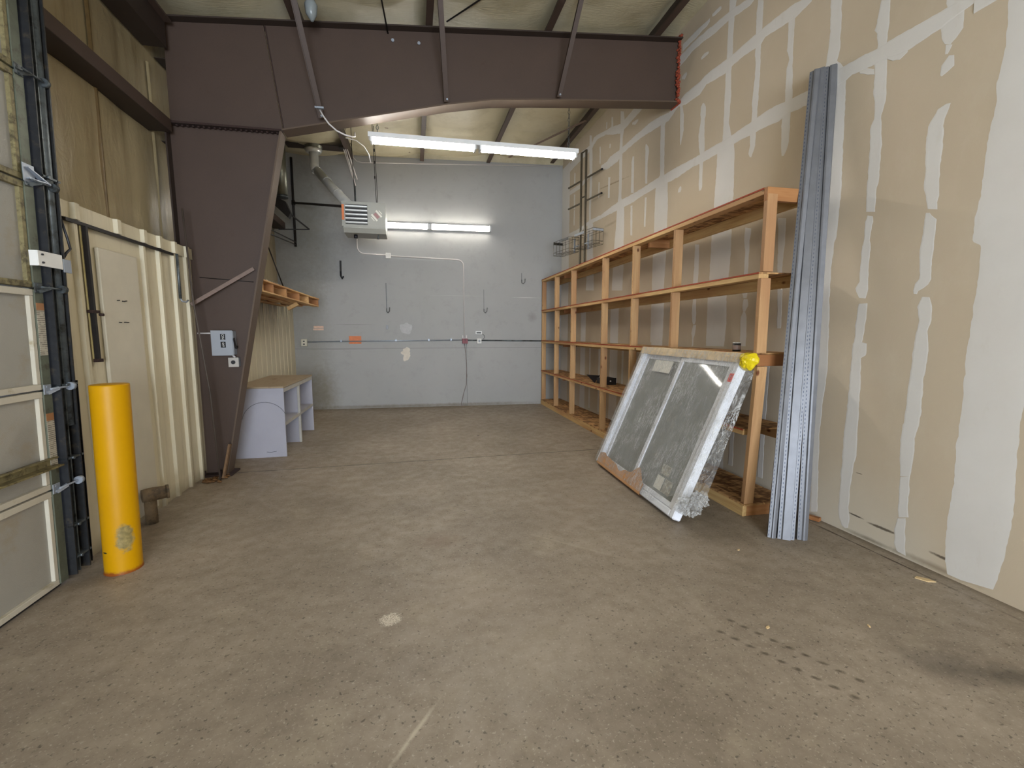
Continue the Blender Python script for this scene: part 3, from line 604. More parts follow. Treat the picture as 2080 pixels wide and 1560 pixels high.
# folded seams of the wall insulation
for y,sd in ((4.42,1),(5.27,2)):
    m=MB()
    vs=[]
    for j in range(31):
        z=2.3+j*(4.1-2.3)/30; yy=y+.02*noise.noise(Vector((z*2,sd,0))); 
        for dy,dx in ((-.022,-.264),(-.008,-.25),(.007,-.248),(.022,-.264)): vs.append((XL(yy)+dx,yy+dy,z))
    m.add(vs,[(4*j+i,4*j+i+1,4*j+i+5,4*j+i+4) for j in range(30) for i in range(3)],True).build('insulation_seam',simple('stained_seam',(112,92,58),.4,var=.25,scale=12) if sd==1 else INSW,WL)

# ================================================================ STEEL FRAME
def fr(a,b,d): return (a,YC(a)+d,b)
T=thing('steel_column','tapered brown primer steel column standing against the left wall','column',(-2.1,5.3,0))
MB().prism([(-2.27,0),(-1.985,0),(-1.275,3.555),(-2.30,3.555)],fr,-.006,.006).build('web',STEEL,T)
MB().prism([(-1.997,0),(-1.982,0),(-1.262,3.555),(-1.278,3.555)],fr,-.085,.085).build('inner_flange',FLG,T)
MB().prism([(-2.285,0),(-2.27,0),(-2.30,3.555),(-2.315,3.555)],fr,-.085,.085).build('outer_flange',STEELD,T)
B((-2.3,5.18,0),(-1.93,5.42,.02)).build('base_plate',RUST,T)
m=MB()
for x in (-2.2,-2.05):
    for y in (5.22,5.38): m.tube([(x,y,.0),(x,y,.06)],.012,6)
m.build('anchor_bolt',RUST,T)
m=MB().prism([(-2.31,3.548),(-1.265,3.548),(-1.265,3.568),(-2.31,3.568)],fr,-.09,.09)
for k in range(20):
    x=-2.22+k*.048; m.tube([fr(x,3.535,-.045),fr(x,3.58,-.045)],.012,6)
m.build('knee_plate',RUST,T)
R=thing('steel_rafter','deep brown primer steel roof beam spanning from column to drywall','beam',(.5,5.25,4.4))
lo=[(-1.25,3.572),(.404,3.965),(.9,4.06),(1.386,4.108),(3.158,4.252)]
top=[(3.158,4.938),(-1.38,4.57)]
MB().prism([(-1.25,3.572)]+lo[1:]+top,fr,-.006,.006).build('web',STEEL,R)
MB().prism([(-2.29,3.569),(-1.262,3.569),(-1.392,4.569),(-2.29,4.497)],fr,-.006,.006).build('knee_web',STEEL,R)
for a,b in zip(lo,lo[1:]): pass
m=MB(); m.prism([(x,z-.014) for x,z in lo]+[(x,z) for x,z in reversed(lo)],fr,-.09,.09); m.build('bottom_flange',FLG,R)
tp=[(-2.32,4.495),(-1.38,4.571),(3.165,4.939)]
MB().prism([(x,z) for x,z in tp]+[(x,z+.014) for x,z in reversed(tp)],fr,-.09,.09).build('top_flange',STEELD,R)
MB().prism([(-1.256,3.57),(-1.245,3.57),(-1.372,4.569),(-1.384,4.569)],fr,-.014,.088).build('splice_plate',RUST,R)
for x,z0,z1 in ((-.86,3.665,4.60),(.40,3.965,4.70),(1.68,4.135,4.81)):
    MB().prism([(x-.004,z0),(x+.004,z0),(x+.004,z1),(x-.004,z1)],fr,.007,.08).build('stiffener',STEELD,R)
# fire foam where the beam enters the drywall
random.seed(5)
m=MB()
for k in range(80):
    t=k/79; z=4.24+t*.74; x=3.158-.0+random.uniform(-.02,.01); y=YC(3.16)-.02+random.uniform(-.025,.012)
    if k%9==0: y-=.05; z=random.choice((4.25,4.96)); x-=.02
    r=random.uniform(.010,.021)
    m.tube([(x-r,y,z-r*.5),(x,y-r*.5,z),(x+r,y,z+r*.6)],[r*.5,r,r*.45],7)
for k in range(14): 
    y=YC(3.16)-.09+k*.014; m.tube([(3.15,y,4.232),(3.165,y+.01,4.24)],[.012,.018],7)
m.build('fire_foam_bead',FOAM,R)
# purlins
def ztop(x,y): return ZR(x,y)
names=['leftmost purlin, nearest the left wall above column','second roof purlin from left, above the heater','third roof purlin from left, crossing above middle of beam','rightmost roof purlin, nearest the taped drywall']
for k,x in enumerate(PUR[1:]):
    segs=[(Y0,5.22),(5.22,9.3)]
    T=thing('roof_purlin','dark steel '+names[k],'purlin',(x,2,4.6),'purlins carrying the roof insulation')
    m=MB()
    for ya,yb in segs:
        za,zb=ZR(x,ya)+.018,ZR(x,yb)+.018
        m.bar((x,ya,za+.09),(x,yb,zb+.09),.006,.18,(0,0,1))
    m.build('web',STEELD,T)
    m=MB()
    for ya,yb in segs:
        za,zb=ZR(x,ya)+.018,ZR(x,yb)+.018
        m.bar((x-.033,ya,za),(x-.033,yb,zb),.066,.004); m.bar((x-.066,ya,za+.01),(x-.066,yb,zb+.01),.004,.02)
    m.build('bottom_flange',STEEL,T)
    m=MB()
    for ya,yb in segs: m.bar((x+.033,ya,ZR(x,ya)+.195),(x+.033,yb,ZR(x,yb)+.195),.066,.004)
    m.build('top_flange',STEELD,T)
T=thing('eave_strut','dark steel eave strut along top of left wall','beam',(-2.25,2,4.3))
for nm,mm in (('web',(-.01,.0)),):
    m=MB(); m.bar((XL(Y0)-.06,Y0,4.30),(XL(5.2)-.06,5.2,4.33),.006,.24); m.bar((XL(5.4)-.06,5.4,4.33),(XL(9.4)-.06,9.35,4.52),.006,.24); m.build('web',STEELD,T)
m=MB(); m.bar((XL(Y0)-.16,Y0,4.185),(XL(5.2)-.16,5.2,4.215),.20,.005); m.bar((XL(5.4)-.16,5.4,4.215),(XL(9.4)-.16,9.35,4.40),.20,.005); m.build('bottom_flange',STEELD,T)
m=MB(); m.bar((XL(Y0)-.03,Y0,4.42),(XL(5.2)-.03,5.2,4.45),.06,.02); m.build('top_lip',STEEL,T)
for (ya,yb,z,lab) in ((-6,5.2,3.50,'long dark wall girt above the siding left of column'),(5.42,9.4,3.50,'dark wall girt behind column on far left wall')):
    T=thing('wall_girt',lab,'girt',(XL(ya)-.05,ya,z),'horizontal girts on the left wall')
    xa,xb=XL(max(ya,2)),XL(yb)
    m=MB(); m.bar((xa-.065,ya,z),(xb-.075,yb,z+.01),.012,.11); m.build('lip',STEEL,T)
    m=MB(); m.bar((xa-.165,ya,z-.056),(xb-.17,yb,z-.046),.20,.006); m.build('web',STEELD,T)
# flange braces: from the purlins down to the bottom flange, in front of the beam
for (P,Q,lab) in (((-1.02,4.55,4.78),(-.865,5.17,3.70),'slanting brown angle brace at left end of beam, cable clamped to it'),
              ((.30,4.55,4.90),(.405,5.15,3.98),'slanting brown angle brace near the middle of beam'),
              ((1.75,4.55,5.02),(1.66,5.13,4.15),'slanting brown angle brace right of beam middle with bright bolts')):
    T=thing('flange_brace',lab,'brace',Q,'angle braces between purlins and beam')
    m=MB(); m.bar(P,Q,.05,.006,(0,1,0)); m.bar((P[0]-.024,P[1],P[2]),(Q[0]-.024,Q[1],Q[2]),.006,.045,(0,1,0)); m.build('angle_bar',STEEL,T)
    for dz in (.05,.015): MB().tube([(Q[0]+.005,Q[1]-.006,Q[2]+dz),(Q[0]+.005,Q[1]-.024,Q[2]+dz)],.011,6).build('bolt',GALV,T)
for (P,Q,lab) in (((-.29,4.3,4.86),(-.186,5.26,4.64),'thin dark bracing rod ending above left part of beam'),((.424,5.2,4.80),(1.35,4.2,4.92),'thin dark bracing rod slanting towards upper right')):
    m=MB().tube([P,Q],.008,8); tag(m.build('bracing_rod',BLACKM,None,P),lab,'rod','roof bracing rods')
for (x,z,lab) in ((-.14,4.575,'small bright washer at left on upper beam web'),(.13,4.577,'small bright washer right of the other on upper beam web')):
    tag(MB().tube([(x,YC(x)-.006,z),(x,YC(x)-.02,z)],.016,10).build('washer',GALV,None,(x,YC(x),z)),lab,'washer')
# bracing behind the beam
for P,Q,lab in (((-.72,6.9,4.80),(.0,9.2,4.93),'flat brown brace slanting under roof behind long light'),((1.9,9.0,4.92),(2.78,7.2,4.90),'short flat brace below the rightmost purlin at back')):
    tag(MB().bar(P,Q,.05,.006).build('roof_brace',BRACE,None,P),lab,'brace')
def text_mesh(txt,size,m,mat4,parent,name='lettering',ext=.0008):
    cu=bpy.data.curves.new('t','FONT'); cu.body=txt; cu.size=size; cu.extrude=ext; cu.align_x='CENTER'; cu.align_y='CENTER'
    o=bpy.data.objects.new('t',cu); C.objects.link(o); bpy.context.view_layer.update()
    me=bpy.data.meshes.new_from_object(o); bpy.data.objects.remove(o)
    me.transform(mat4); 
    if parent is not None and parent.name in ORG: me.transform(Matrix.Translation(-ORG[parent.name]))
    me.materials.clear(); me.materials.append(m)
    q=bpy.data.objects.new(name,me); C.objects.link(q); q.parent=parent; return q
def frame(o,x,y,z):
    M=Matrix((x,y,z)).transposed().to_4x4(); M.translation=Vector(o); return M
def arc(c,r,a0,a1,n,ex,ey):
    return [Vector(c)+Vector(ex)*(r*math.cos(a0+(a1-a0)*i/n))+Vector(ey)*(r*math.sin(a0+(a1-a0)*i/n)) for i in range(n+1)]
# ================================================================ LIGHTS
def light_fixture(x,y,z,label,loc_group='two-lamp fluorescent strip lights',wall=False,skew=-.02,L=2.44,tm=None):
    t=thing('strip_light',label,'light',(x,y,z),loc_group)
    f=(lambda u,v,w:(x+u,y+skew*u+w,z-v)) if wall else (lambda u,v,w:(x+u,y+skew*u+v,z+w))
    def bx(u0,u1,v0,v1,w0,w1):
        m=MB(); m.add([f(u0,v0,w0),f(u1,v0,w0),f(u1,v1,w0),f(u0,v1,w0),f(u0,v0,w1),f(u1,v0,w1),f(u1,v1,w1),f(u0,v1,w1)],[(0,3,2,1),(4,5,6,7),(0,1,5,4),(1,2,6,5),(2,3,7,6),(3,0,4,7)]); return m
    bx(0,L,-.055,.055,0,.05).build('housing',WHITEM,t)
    for k in (0,1):
        u0=.02+k*L/2; u1=u0+L/2-.04
        for v in ((-.02,.02) if wall else (-.033,.033)):
            MB().tube([f(u0+.03,v,-.026),f(u1-.03,v,-.026)],.0185,12).build('fluorescent_tube',tm or TUBEM,t)
        bx(u0,u0+.02,-.055,.055,-.05,0).build('lamp_holder',WHITEM,t); bx(u1-.02,u1,-.055,.055,-.05,0).build('lamp_holder',WHITEM,t)
    return t,f
t,f=light_fixture(-.44,5.50,3.675,'long glowing strip light hung below the beam',skew=-.02)
for u in (.10,2.33):
    m=MB(); p=Vector(f(u,0,.05))
    for k in range(18):
        z=p.z+.004+k*.045
        m.tube(arc((p.x,p.y,z+.02),.013,0,2*math.pi,8,(1,0,0) if k%2 else (0,1,0),(0,0,1.9)),.003,5,False)
    m.build('hanging_chain',GALVD,t)
light_fixture(-.86,YB(-.86)-.054,3.60,'lower strip light glowing on the grey back wall',skew=-.05,tm=TUBEO,wall=True)
# same strip lights continue over the part of the hall behind the camera
light_fixture(-.4,-3.6,4.05,'strip light overhead behind the photographer, farther one')

# ================================================================ COLUMN AREA
yc=YC(-1.9)
T=thing('disconnect_switch','grey electrical disconnect box with black ON OFF labels on column','switch box',(-1.93,yc-.09,1.42))
B((-2.03,yc-.105,1.29),(-1.83,yc-.012,1.54),.006).build('enclosure',GREYBOX,T)
B((-2.035,yc-.112,1.285),(-1.835,yc-.104,1.545),.003).build('cover',GREYBOX,T)
for z,s in ((1.478,'ON'),(1.398,'OFF')):
    p=B((-1.946,yc-.1145,z-.030),(-1.900,yc-.112,z+.030)).build('black_label',INK,T)
    text_mesh(s,.034 if s=='ON' else .026,WHITEP,frame((-1.923,yc-.1155,z),(0,0,-1),(1,0,0),(0,-1,0)),p)
m=MB(); m.bar((-1.828,yc-.06,1.37),(-1.818,yc-.12,1.46),.012,.03,(0,0,1)); m.tube([(-1.835,yc-.06,1.37),(-1.812,yc-.06,1.37)],.016,10); m.build('lever',BLACKM,T)
MB().tube([(-2.18,yc-.04,1.515),(-2.03,yc-.04,1.515)],.008,8).build('conduit_stub',WIRE,T)
MB().tube([(-1.865,yc-.05,1.29),(-1.842,yc-.05,1.262)],.011,8).build('connector',WIRE,T)
T=thing('receptacle_box','small square outlet box with round black socket below disconnect','outlet',(-1.85,yc-.05,1.22))
B((-1.90,yc-.07,1.165),(-1.805,yc-.012,1.26),.006).build('box',GREYBOX,T)
B((-1.902,yc-.076,1.163),(-1.803,yc-.070,1.262),.002).build('cover_plate',simple('plate_tan',(170,164,156),.5),T)
MB().tube([(-1.853,yc-.0765,1.213),(-1.853,yc-.088,1.213)],.020,16).build('socket',BLK,T)
# bars and rods leaning at the column
tag(MB().bar((-2.17,yc-.15,1.80),(-1.615,yc-.03,2.185),.035,.035).build('angle_bar',BRACE,None,(-2.17,yc-.15,1.8)),'brown angle bar slanting across the column face','bar')
T=MB().tube([(-1.985,5.03,.004),(-2.02,5.04,.9),(-2.113,5.05,1.84),(-2.165,5.10,2.72)],.009,8).build('iron_rod',simple('old_iron',(70,60,52),.6,var=.2),None,(-2.15,yc-.1,1)); tag(T,'thin dark rod leaning in corner of siding and column','rod')
T=MB().tube([(-2.13,yc-.02,2.085),(-1.63,yc-.02,2.05)],.004,6).build('thin_wire',BLACKM,None,(-2.1,yc,2.07)); tag(T,'thin wire running level across the column behind slanted bar','wire')
# debris and off-cut at the column foot
tag(MB().bar((-1.98,5.10,.01),(-1.925,5.17,.35),.02,.045,(0,1,0)).build('wood_offcut',simple('old_brown_wood',(110,84,58),.8,var=.3,scale=20),None,(-1.95,5.12,0)),'splintered wood offcut leaning on foot of column','wood scrap')
random.seed(4)
m=MB()
for k in range(26):
    a,b_=random.uniform(-2.12,-1.95),random.uniform(4.95,5.2); s=random.uniform(.008,.03)
    m.tube([(a-s,b_,s*.4),(a,b_+random.uniform(-.01,.01),s*.6),(a+s,b_,s*.4)],[s*.3,s*.6,s*.2],5)
tag(m.build('floor_debris',simple('leaf_debris',(96,66,34),.9,var=.4,scale=50)),'crumbled brown debris on floor where siding meets column','debris',kind='stuff')
# ================================================================ DOOR TRACK
T=thing('door_track','dark oily vertical steel door track with perforated angle beside it','door track',(XL(3.2)+.05,3.2,0))
xt=XL(3.2)+.04
for nm,ya,yb,xa,xb,mt in (('rear_channel',3.15,3.158,xt-.05,xt+.03,DARKM),('front_channel',3.158,3.215,xt-.054,xt-.048,DARKM),('channel_lip',3.205,3.213,xt-.048,xt+.012,GALVD),('second_channel',3.222,3.268,xt-.03,xt-.02,DARKM),('second_lip',3.262,3.272,xt-.02,xt+.03,DARKM)):
    B((xa,ya,.03),(xb,yb,4.3)).build(nm,mt,T)
MB().tube([(xt+.0,3.236,.95),(xt+.0,3.236,4.2)],.024,12).build('spring_cover',GALVD,T)
# perforated angle: side strips with rungs so the panel shows through the slots
m=MB(); yy=3.30; xx=xt-.03
for y in (yy-.022,yy+.022): m.box((xx,y-.007,.03),(xx+.004,y+.007,1.22))
k=.05
while k<1.2: m.box((xx,yy-.022,k),(xx+.004,yy+.022,k+.018)); k+=.072
m.box((xx-.0,yy+.028,.03),(xx+.035,yy+.032,1.22)); m.build('perforated_angle',DARKM,T)
B((xt-.052,3.337,.02),(xt-.046,3.365,4.4)).build('jamb_flange',RUST,T)
for z in (.13,.33,.75,1.2,2.42): 
    m=MB(); m.box((xt-.03,3.15,z),(xt+.03,3.29,z+.012)); m.tube([(xt+.03,3.19,z+.006),(xt+.042,3.19,z+.006)],.010,6); m.build('track_bracket',GALVD,T)
bpy.context.view_layer.update(); lean(T,0)
T=thing('track_splice_plate','bright white bracket plate clamped around the dark door track','bracket',(xt+.02,3.2,1.92))
B((xt+.034,3.115,1.90),(xt+.040,3.30,1.985),.002).build('plate',WHITEP,T)
B((xt-.02,3.12,1.90),(xt+.034,3.126,1.985)).build('plate_return',WHITEP,T)
B((xt+.034,3.305,1.885),(xt+.040,3.37,1.965),.002).build('side_plate',GALV,T)
for z in (1.92,1.965): MB().tube([(xt+.040,3.145,z),(xt+.047,3.145,z)],.006,6).build('bolt',BLK,T)
m=MB(); p=[(xt+.02,3.35,2.22),(xt+.025,3.385,2.10),(xt+.025,3.40,2.04),(xt+.02,3.37,2.01),(xt+.02,3.345,1.98)]
tag(m.tube(p,.007,8).build('black_cable',BLK,None,p[0]),'short black cable looping beside the door track','cable')
# roller bracket on upper track
T=thing('roller_bracket','shiny roller bracket on upper door track, near the top seam','bracket',(xt,3.12,2.4))
B((xt+.01,3.12,2.36),(xt+.014,3.20,2.46),.001).build('plate',GALV,T)
m=MB(); m.bar((xt+.015,3.14,2.44),(xt+.03,3.27,2.38),.03,.006); m.bar((xt+.015,3.14,2.38),(xt+.03,3.27,2.385),.03,.006); m.build('arm',GALV,T)
# ================================================================ BOLLARD + STANDPIPE
T=thing('bollard','yellow painted steel bollard scuffed at the base beside the door','bollard',(-1.862,3.235,0))
m=MB(); n=48
prof=[(.101,0),(.0985,.015),(.0975,.03),(.0975,1.196),(.0965,1.202),(.093,1.204),(.05,1.207),(.0,1.208)]
ln=Vector((.03,0,0))
vs=[]; 
for r,z in prof:
    for i in range(n):
        a=2*math.pi*i/n; vs.append((-1.862+r*math.cos(a)+.018*(z-.6),3.235+r*math.sin(a),z))
m.add(vs,[(k*n+i,k*n+(i+1)%n,(k+1)*n+(i+1)%n,(k+1)*n+i) for k in range(len(prof)-1) for i in range(n)],True)
m.build('post',YELLOW,T)
T=thing('standpipe','stubby brown standpipe with sideways cap by the siding','pipe',(-2.09,4.0,0))
PM=simple('dirty_brown_pipe',(104,86,62),.75,0,var=.25,scale=18,dirt=(58,50,40),dscale=10,dthr=.5)
m=MB().tube([(-2.09,4.0,0),(-2.09,4.0,.20)],.042,20); m.build('riser',PM,T)
m=MB().tube([(-2.13,3.97,.235),(-2.09,4.0,.235),(-1.99,4.06,.235)],[.05,.055,.05],18); m.build('cap',PM,T)
MB().tube([(-2.0,4.054,.235),(-1.985,4.063,.235)],[.056,.056],18).build('cap_rim',PM,T)
MB().tube([(-2.09,4.0,.19),(-2.09,4.0,.235)],[.046,.050],18).build('elbow',PM,T)
# slide bolts hanging on the siding
T=thing('latch_rod','long rusty black rod in vertical channel on the siding','rod',(XL(3.66)+.0,3.66,1.3))
xs=XL(3.66)+.012
B((xs-.035,3.655,1.32),(xs-.027,3.70,2.235)).build('backing_channel',simple('yellowed_channel',(176,160,110),.6,var=.2),T)
m=MB().bar((xs-.015,3.672,1.33),(xs-.015,3.672,2.235),.022,.028,(1,0,0)); m.build('rod',BLACKM,T)
B((xs-.03,3.635,1.655),(xs+.0,3.72,1.675)).build('guide_bracket',RUST,T)
MB().tube([(xs,3.71,1.645),(xs+.025,3.71,1.645)],.010,8).build('pin',RUST,T)
B((xs-.03,3.65,1.318),(xs+.003,3.70,1.34)).build('end_stop',RUST,T)
T=thing('hook_rod','short grey rod with hooked end hanging from panel trim','rod',(XL(4.86)+.0,4.86,1.8))
xs=XL(4.86)+.03
MB().tube([(xs,4.86,2.25),(xs,4.86,1.84)],.012,10).build('rod',GALVD,T)
MB().tube([(xs,4.86,1.84),(xs+.01,4.87,1.815),(xs+.03,4.90,1.81),(xs+.035,4.93,1.83)],.008,8).build('hook',GALV,T)
# ================================================================ DESK / WORKBENCH
T=thing('workbench','grey painted open workbench with worn brown top against left wall','workbench',(-1.85,6.6,0))
xa=XL(6)+.03; xb=-1.565
def pan(lo,hi,nm,m=GREYP,sk=0): return B(lo,hi,.002).build(nm,m,T)
pan((xa,5.885,0),(xb,5.907,.852),'side_panel'); pan((xa,7.44,0),(xb,7.462,.852),'side_panel'); pan((xa,6.655,0),(xb-.005,6.677,.852),'divider',GREYP)
B((xb-.03,6.645,0),(xb,6.687,.852),.002).build('divider_edge',DESKF,T)
B((xa-.0,5.875,.853),(xb+.006,7.472,.873),.002).build('top',DESKTOP,T)
B((xb-.018,5.908,.80),(xb,6.64,.85)).build('apron',DESKF,T); B((xb-.018,6.69,.80),(xb,7.438,.85)).build('apron',DESKF,T)
B((xa,5.908,.40),(xb-.02,6.643,.42)).build('shelf',GREYP,T); B((xa,6.69,.40),(xb-.02,7.438,.42)).build('shelf',GREYP,T)
B((xb-.019,5.908,.385),(xb-.001,6.643,.42)).build('shelf_edge',DESKF,T); B((xb-.019,6.69,.385),(xb-.001,7.438,.42)).build('shelf_edge',DESKF,T)
B((xa-.002,5.91,.05),(xa+.006,7.438,.84)).build('back_panel',GREYP,T)
pts=arc((-1.79,5.8845,.43),.255,math.radians(25),math.radians(168),26,(1,0,0),(0,0,1)); MB().tube(pts,.0022,5).build('pencil_arc',DARKM,T); MB().tube([(-1.79,5.8845,.07),(-1.74,5.8845,.064),(-1.68,5.8845,.072)],.0022,5).build('pencil_mark',DARKM,T)
# ================================================================ PALLET SHELF
T=thing('pallet_shelf','pale new pallet laid as a shelf high on left wall','pallet',(-1.9,7,1.97))
ya,yb=5.47,8.45; x0=XL(7)-.0; x1=-1.60
ys=[5.47,5.85,6.42,7.10,7.68,8.42]
n=len(ys)
for k,y in enumerate(ys): B((x0,y-.019,1.985),(x1,y+.019,2.085)).build('stringer',WX if k%2 else WP,T)
for k in range(5):
    xx=x1-.105-k*.135+.105
    B((xx-.10,ya-.03,2.086),(xx+.01,yb+.02,2.105),.002).build('deck_board',WP,T)
for k in range(3):
    xx=x1-.0-k*.26; B((xx-.10,ya-.03,1.966),(xx+.005,yb-.02,1.984),.002).build('bottom_board',WP,T)
MB().bar((-1.80,7.25,1.87),(-1.66,7.25,1.95),.07,.05,(0,0,1)).build('support_block',WP,T)
B((-1.66,8.1,2.106),(-1.60,8.5,2.115)).build('deck_splinter',WP,T)
# ================================================================ LEFT CORNER PIPES BEHIND COLUMN
T=thing('wall_duct','dull round duct hanging on left wall behind the column','duct',(-2.12,8.4,3.4))
MB().tube([(-2.09,8.45,3.78),(-2.09,8.45,4.72)],.085,20).build('pipe',DUCTD,T); 
MB().tube([(-2.09,8.45,3.76),(-2.09,8.45,3.80)],.092,20).build('end_band',GALVD,T)
T=thing('duct_bracket','black steel bracket under the dull duct, by the back corner','bracket',(-2.1,8.4,3.5))
m=MB().prism([(-2.2,3.62),(-1.99,3.42),(-1.95,3.50),(-2.02,3.68),(-2.2,3.76)],lambda a,b,d:(a,8.40+d,b),-.06,.06); m.build('plate',BLACKM,T)
m=MB(); m.bar((-2.0,8.45,3.52),(-1.72,8.6,3.30),.02,.02); m.bar((-2.2,8.55,3.27),(-1.72,8.6,3.30),.014,.014); m.build('arm',BLACKM,T)
T=thing('gas_pipe','black iron gas pipe from back corner to the heater','pipe',(-2.1,9.3,3.2))
yw=YB(-2.1)-.06
MB().tube([(-2.14,yw,3.14),(-2.14,yw,4.75)],.022,10).build('riser',BLACKM,T)
MB().tube([(-2.14,yw,3.94),(-1.00,7.75,3.50)],.020,10).build('branch_pipe',BLACKM,T)
MB().tube([(-2.14,yw,3.90),(-2.14,yw,3.98)],.032,10).build('tee_fitting',BLACKM,T)
m=MB(); m.bar((-2.2,8.0,3.16),(-2.10,9.3,3.20),.014,.014); m.bar((-2.2,7.6,3.05),(-2.12,9.3,3.16),.014,.014); m.build('stay_bar',BLACKM,T)
tag(MB().tube([(-2.16,7.75,2.85),(-2.0,8.05,2.10)],.010,8).build('thin_rod',BLACKM,None,(-2.1,8,2.1)),'thin black rod slanting down to the pallet shelf','rod')
# ================================================================ UNIT HEATER
T=thing('unit_heater','grey hanging gas heater with louvres and hazard label','heater',(-.7,7.5,3.3))
hx0,hx1,hy0,hy1,hz0,hz1=-1.025,-.385,7.48,7.98,3.145,3.515
B((hx0,hy0+.012,hz0),(hx1,hy1,hz1),.008).build('cabinet',HEATG,T)
m=MB(); 
fx=lambda x0,x1,z0,z1:m.box((x0,hy0,z0),(x1,hy0+.012,z1))
fx(hx0,hx1,hz1-.045,hz1); fx(hx0,hx1,hz0,hz0+.03); fx(hx0,hx0+.05,hz0+.03,hz1-.045); fx(hx0+.375,hx1,hz0+.03,hz1-.045); m.build('front_frame',HEATG,T)
B((hx0+.05,hy0+.010,hz0+.03),(hx0+.375,hy0+.013,hz1-.045)).build('louvre_opening',DARKM,T)
for k in range(5):
    z=hz0+.055+k*.060; MB().prism([(0,-.014),(-.022,-.006),(-.028,.012),(-.018,.016),(0,.002)],lambda a,b,d:(d,hy0+.008+a,z+b),hx0+.052,hx0+.373).build('louvre',CHROME,T)
B((hx0+.0,hy0-.006,hz0+.09),(hx0+.035,hy0-.0005,hz1-.05),.002).build('side_strip',ORANGE,T)
MB().prism([(0,hz0),(.0,hz0-.02),(.05,hz0-.085),(.46,hz0-.085),(.49,hz0)],lambda a,b,d:(d,hy0+.005+a,b),hx0+.015,hx1).build('bottom_pan',HEATG,T)
c=Vector((hx0+.51,hy0-.001,hz0+.175)); ex=Vector((.66,0,-.75)); ez=Vector((.75,0,.66))
def rect(c,a,b,nm,mt,dy): 
    mm=MB(); P=[c-ex*a-ez*b,c+ex*a-ez*b,c+ex*a+ez*b,c-ex*a+ez*b]
    mm.add([p+Vector((0,dy,0)) for p in P]+[p+Vector((0,dy-.001,0)) for p in P],[(0,1,2,3),(7,6,5,4),(0,4,5,1),(1,5,6,2),(2,6,7,3),(3,7,4,0)]); return mm.build(nm,mt,T)
rect(c+ez*.045,.062,.013,'white_label',PAPER,0); rect(c-ez*.045,.062,.013,'white_label',PAPER,0); rect(c,.045,.024,'red_label',simple('faded_red_label',(150,112,112),.6),0)
rect(c+ez*.078,.035,.006,'thin_label',PAPER,0); rect(c-ez*.078,.035,.006,'thin_label',PAPER,0)
m=MB(); m.tube([(hx0+.17,hy0+.25,hz1),(hx0+.15,hy0+.25,4.72)],.005,6); m.tube([(hx1-.13,hy0+.05,hz1),(hx1-.16,hy0+.05,4.80)],.005,6); m.tube([(hx1-.13,hy1-.1,hz1),(hx1-.16,hy1-.1,4.80)],.005,6)
for z in (3.9,4.12,4.3): m.tube([(hx1-.14-.0*z,hy0+.05,z-.02),(hx1-.14,hy0+.05,z+.02)],.012,8)
m.build('hanger_rod',BLACKM,T)
m=MB(); m.tube([(hx0+.17,hy0+.2,hz0-.085),(hx0+.17,hy0+.2,hz0-.14)],.03,10); m.build('burner_valve',BLK,T)
m=MB(); m.tube([(hx1-.12,hy0+.1,hz0-.085),(hx1-.125,hy0+.1,hz0-.16)],[.006,.014],8); m.build('drip_leg',GALVD,T)
T=thing('heater_flue','shiny metal flue pipe with elbow rising from heater to roof','flue',(-1.6,8.9,4.4))
E1=(-1.60,8.85,4.37)
MB().tube([(-.93,7.72,3.50),(-1.27,8.28,3.93),E1],.073,22).build('sloping_pipe',CHROME,T)
m=MB()
for t_ in (.33,.66): 
    p=Vector((-.93,7.72,3.50)).lerp(Vector(E1),t_); d=(Vector(E1)-Vector((-.93,7.72,3.50))).normalized(); m.tube([p-d*.01,p+d*.01],.078,22)
m.tube([Vector(E1)-Vector((0,0,.05)),Vector(E1)+Vector((0,0,.0))],.08,22); m.build('seam_ring',CHROME,T)
MB().tube([E1,(-1.645,8.88,4.42),(-1.645,8.9,4.50),(-1.65,8.9,4.72)],.076,22).build('elbow',CHROME,T)
MB().tube([(-1.65,8.9,4.68),(-1.65,8.9,4.73)],[.12,.15],24).build('collar',CHROME,T)
MB().tube([(-1.65,8.9,4.73),(-1.63,8.9,5.0)],.145,24).build('double_wall_pipe',DUCTD,T)
T=thing('flue_support_plate','flat dark plate under the roof holding the flue thimble','plate',(-1.6,8.9,4.88))
B((-2.1,8.80,4.79),(-1.12,9.05,4.80)).build('plate',STEELD,T)
B((-1.20,8.72,4.74),(-1.10,8.82,4.785)).build('junction_box',BLACKM,T)
# conduit bundle by the first purlin at the back
T=thing('conduit_bundle','group of pale conduits bending down by heater flue','conduit',(-1.1,8.9,4.7))
for dx,zz in ((0,4.35),(.03,4.28),(.06,4.40)):
    MB().tube([(-1.15+dx,8.75,4.90),(-1.13+dx,8.78,4.75),(-1.03+dx,9.28,zz)],.009,8).build('conduit',WIRE,T)
MB().tube([(-1.02,9.33,4.40),(-1.02,9.36,3.60)],.011,8).build('conduit',GALVD,T)
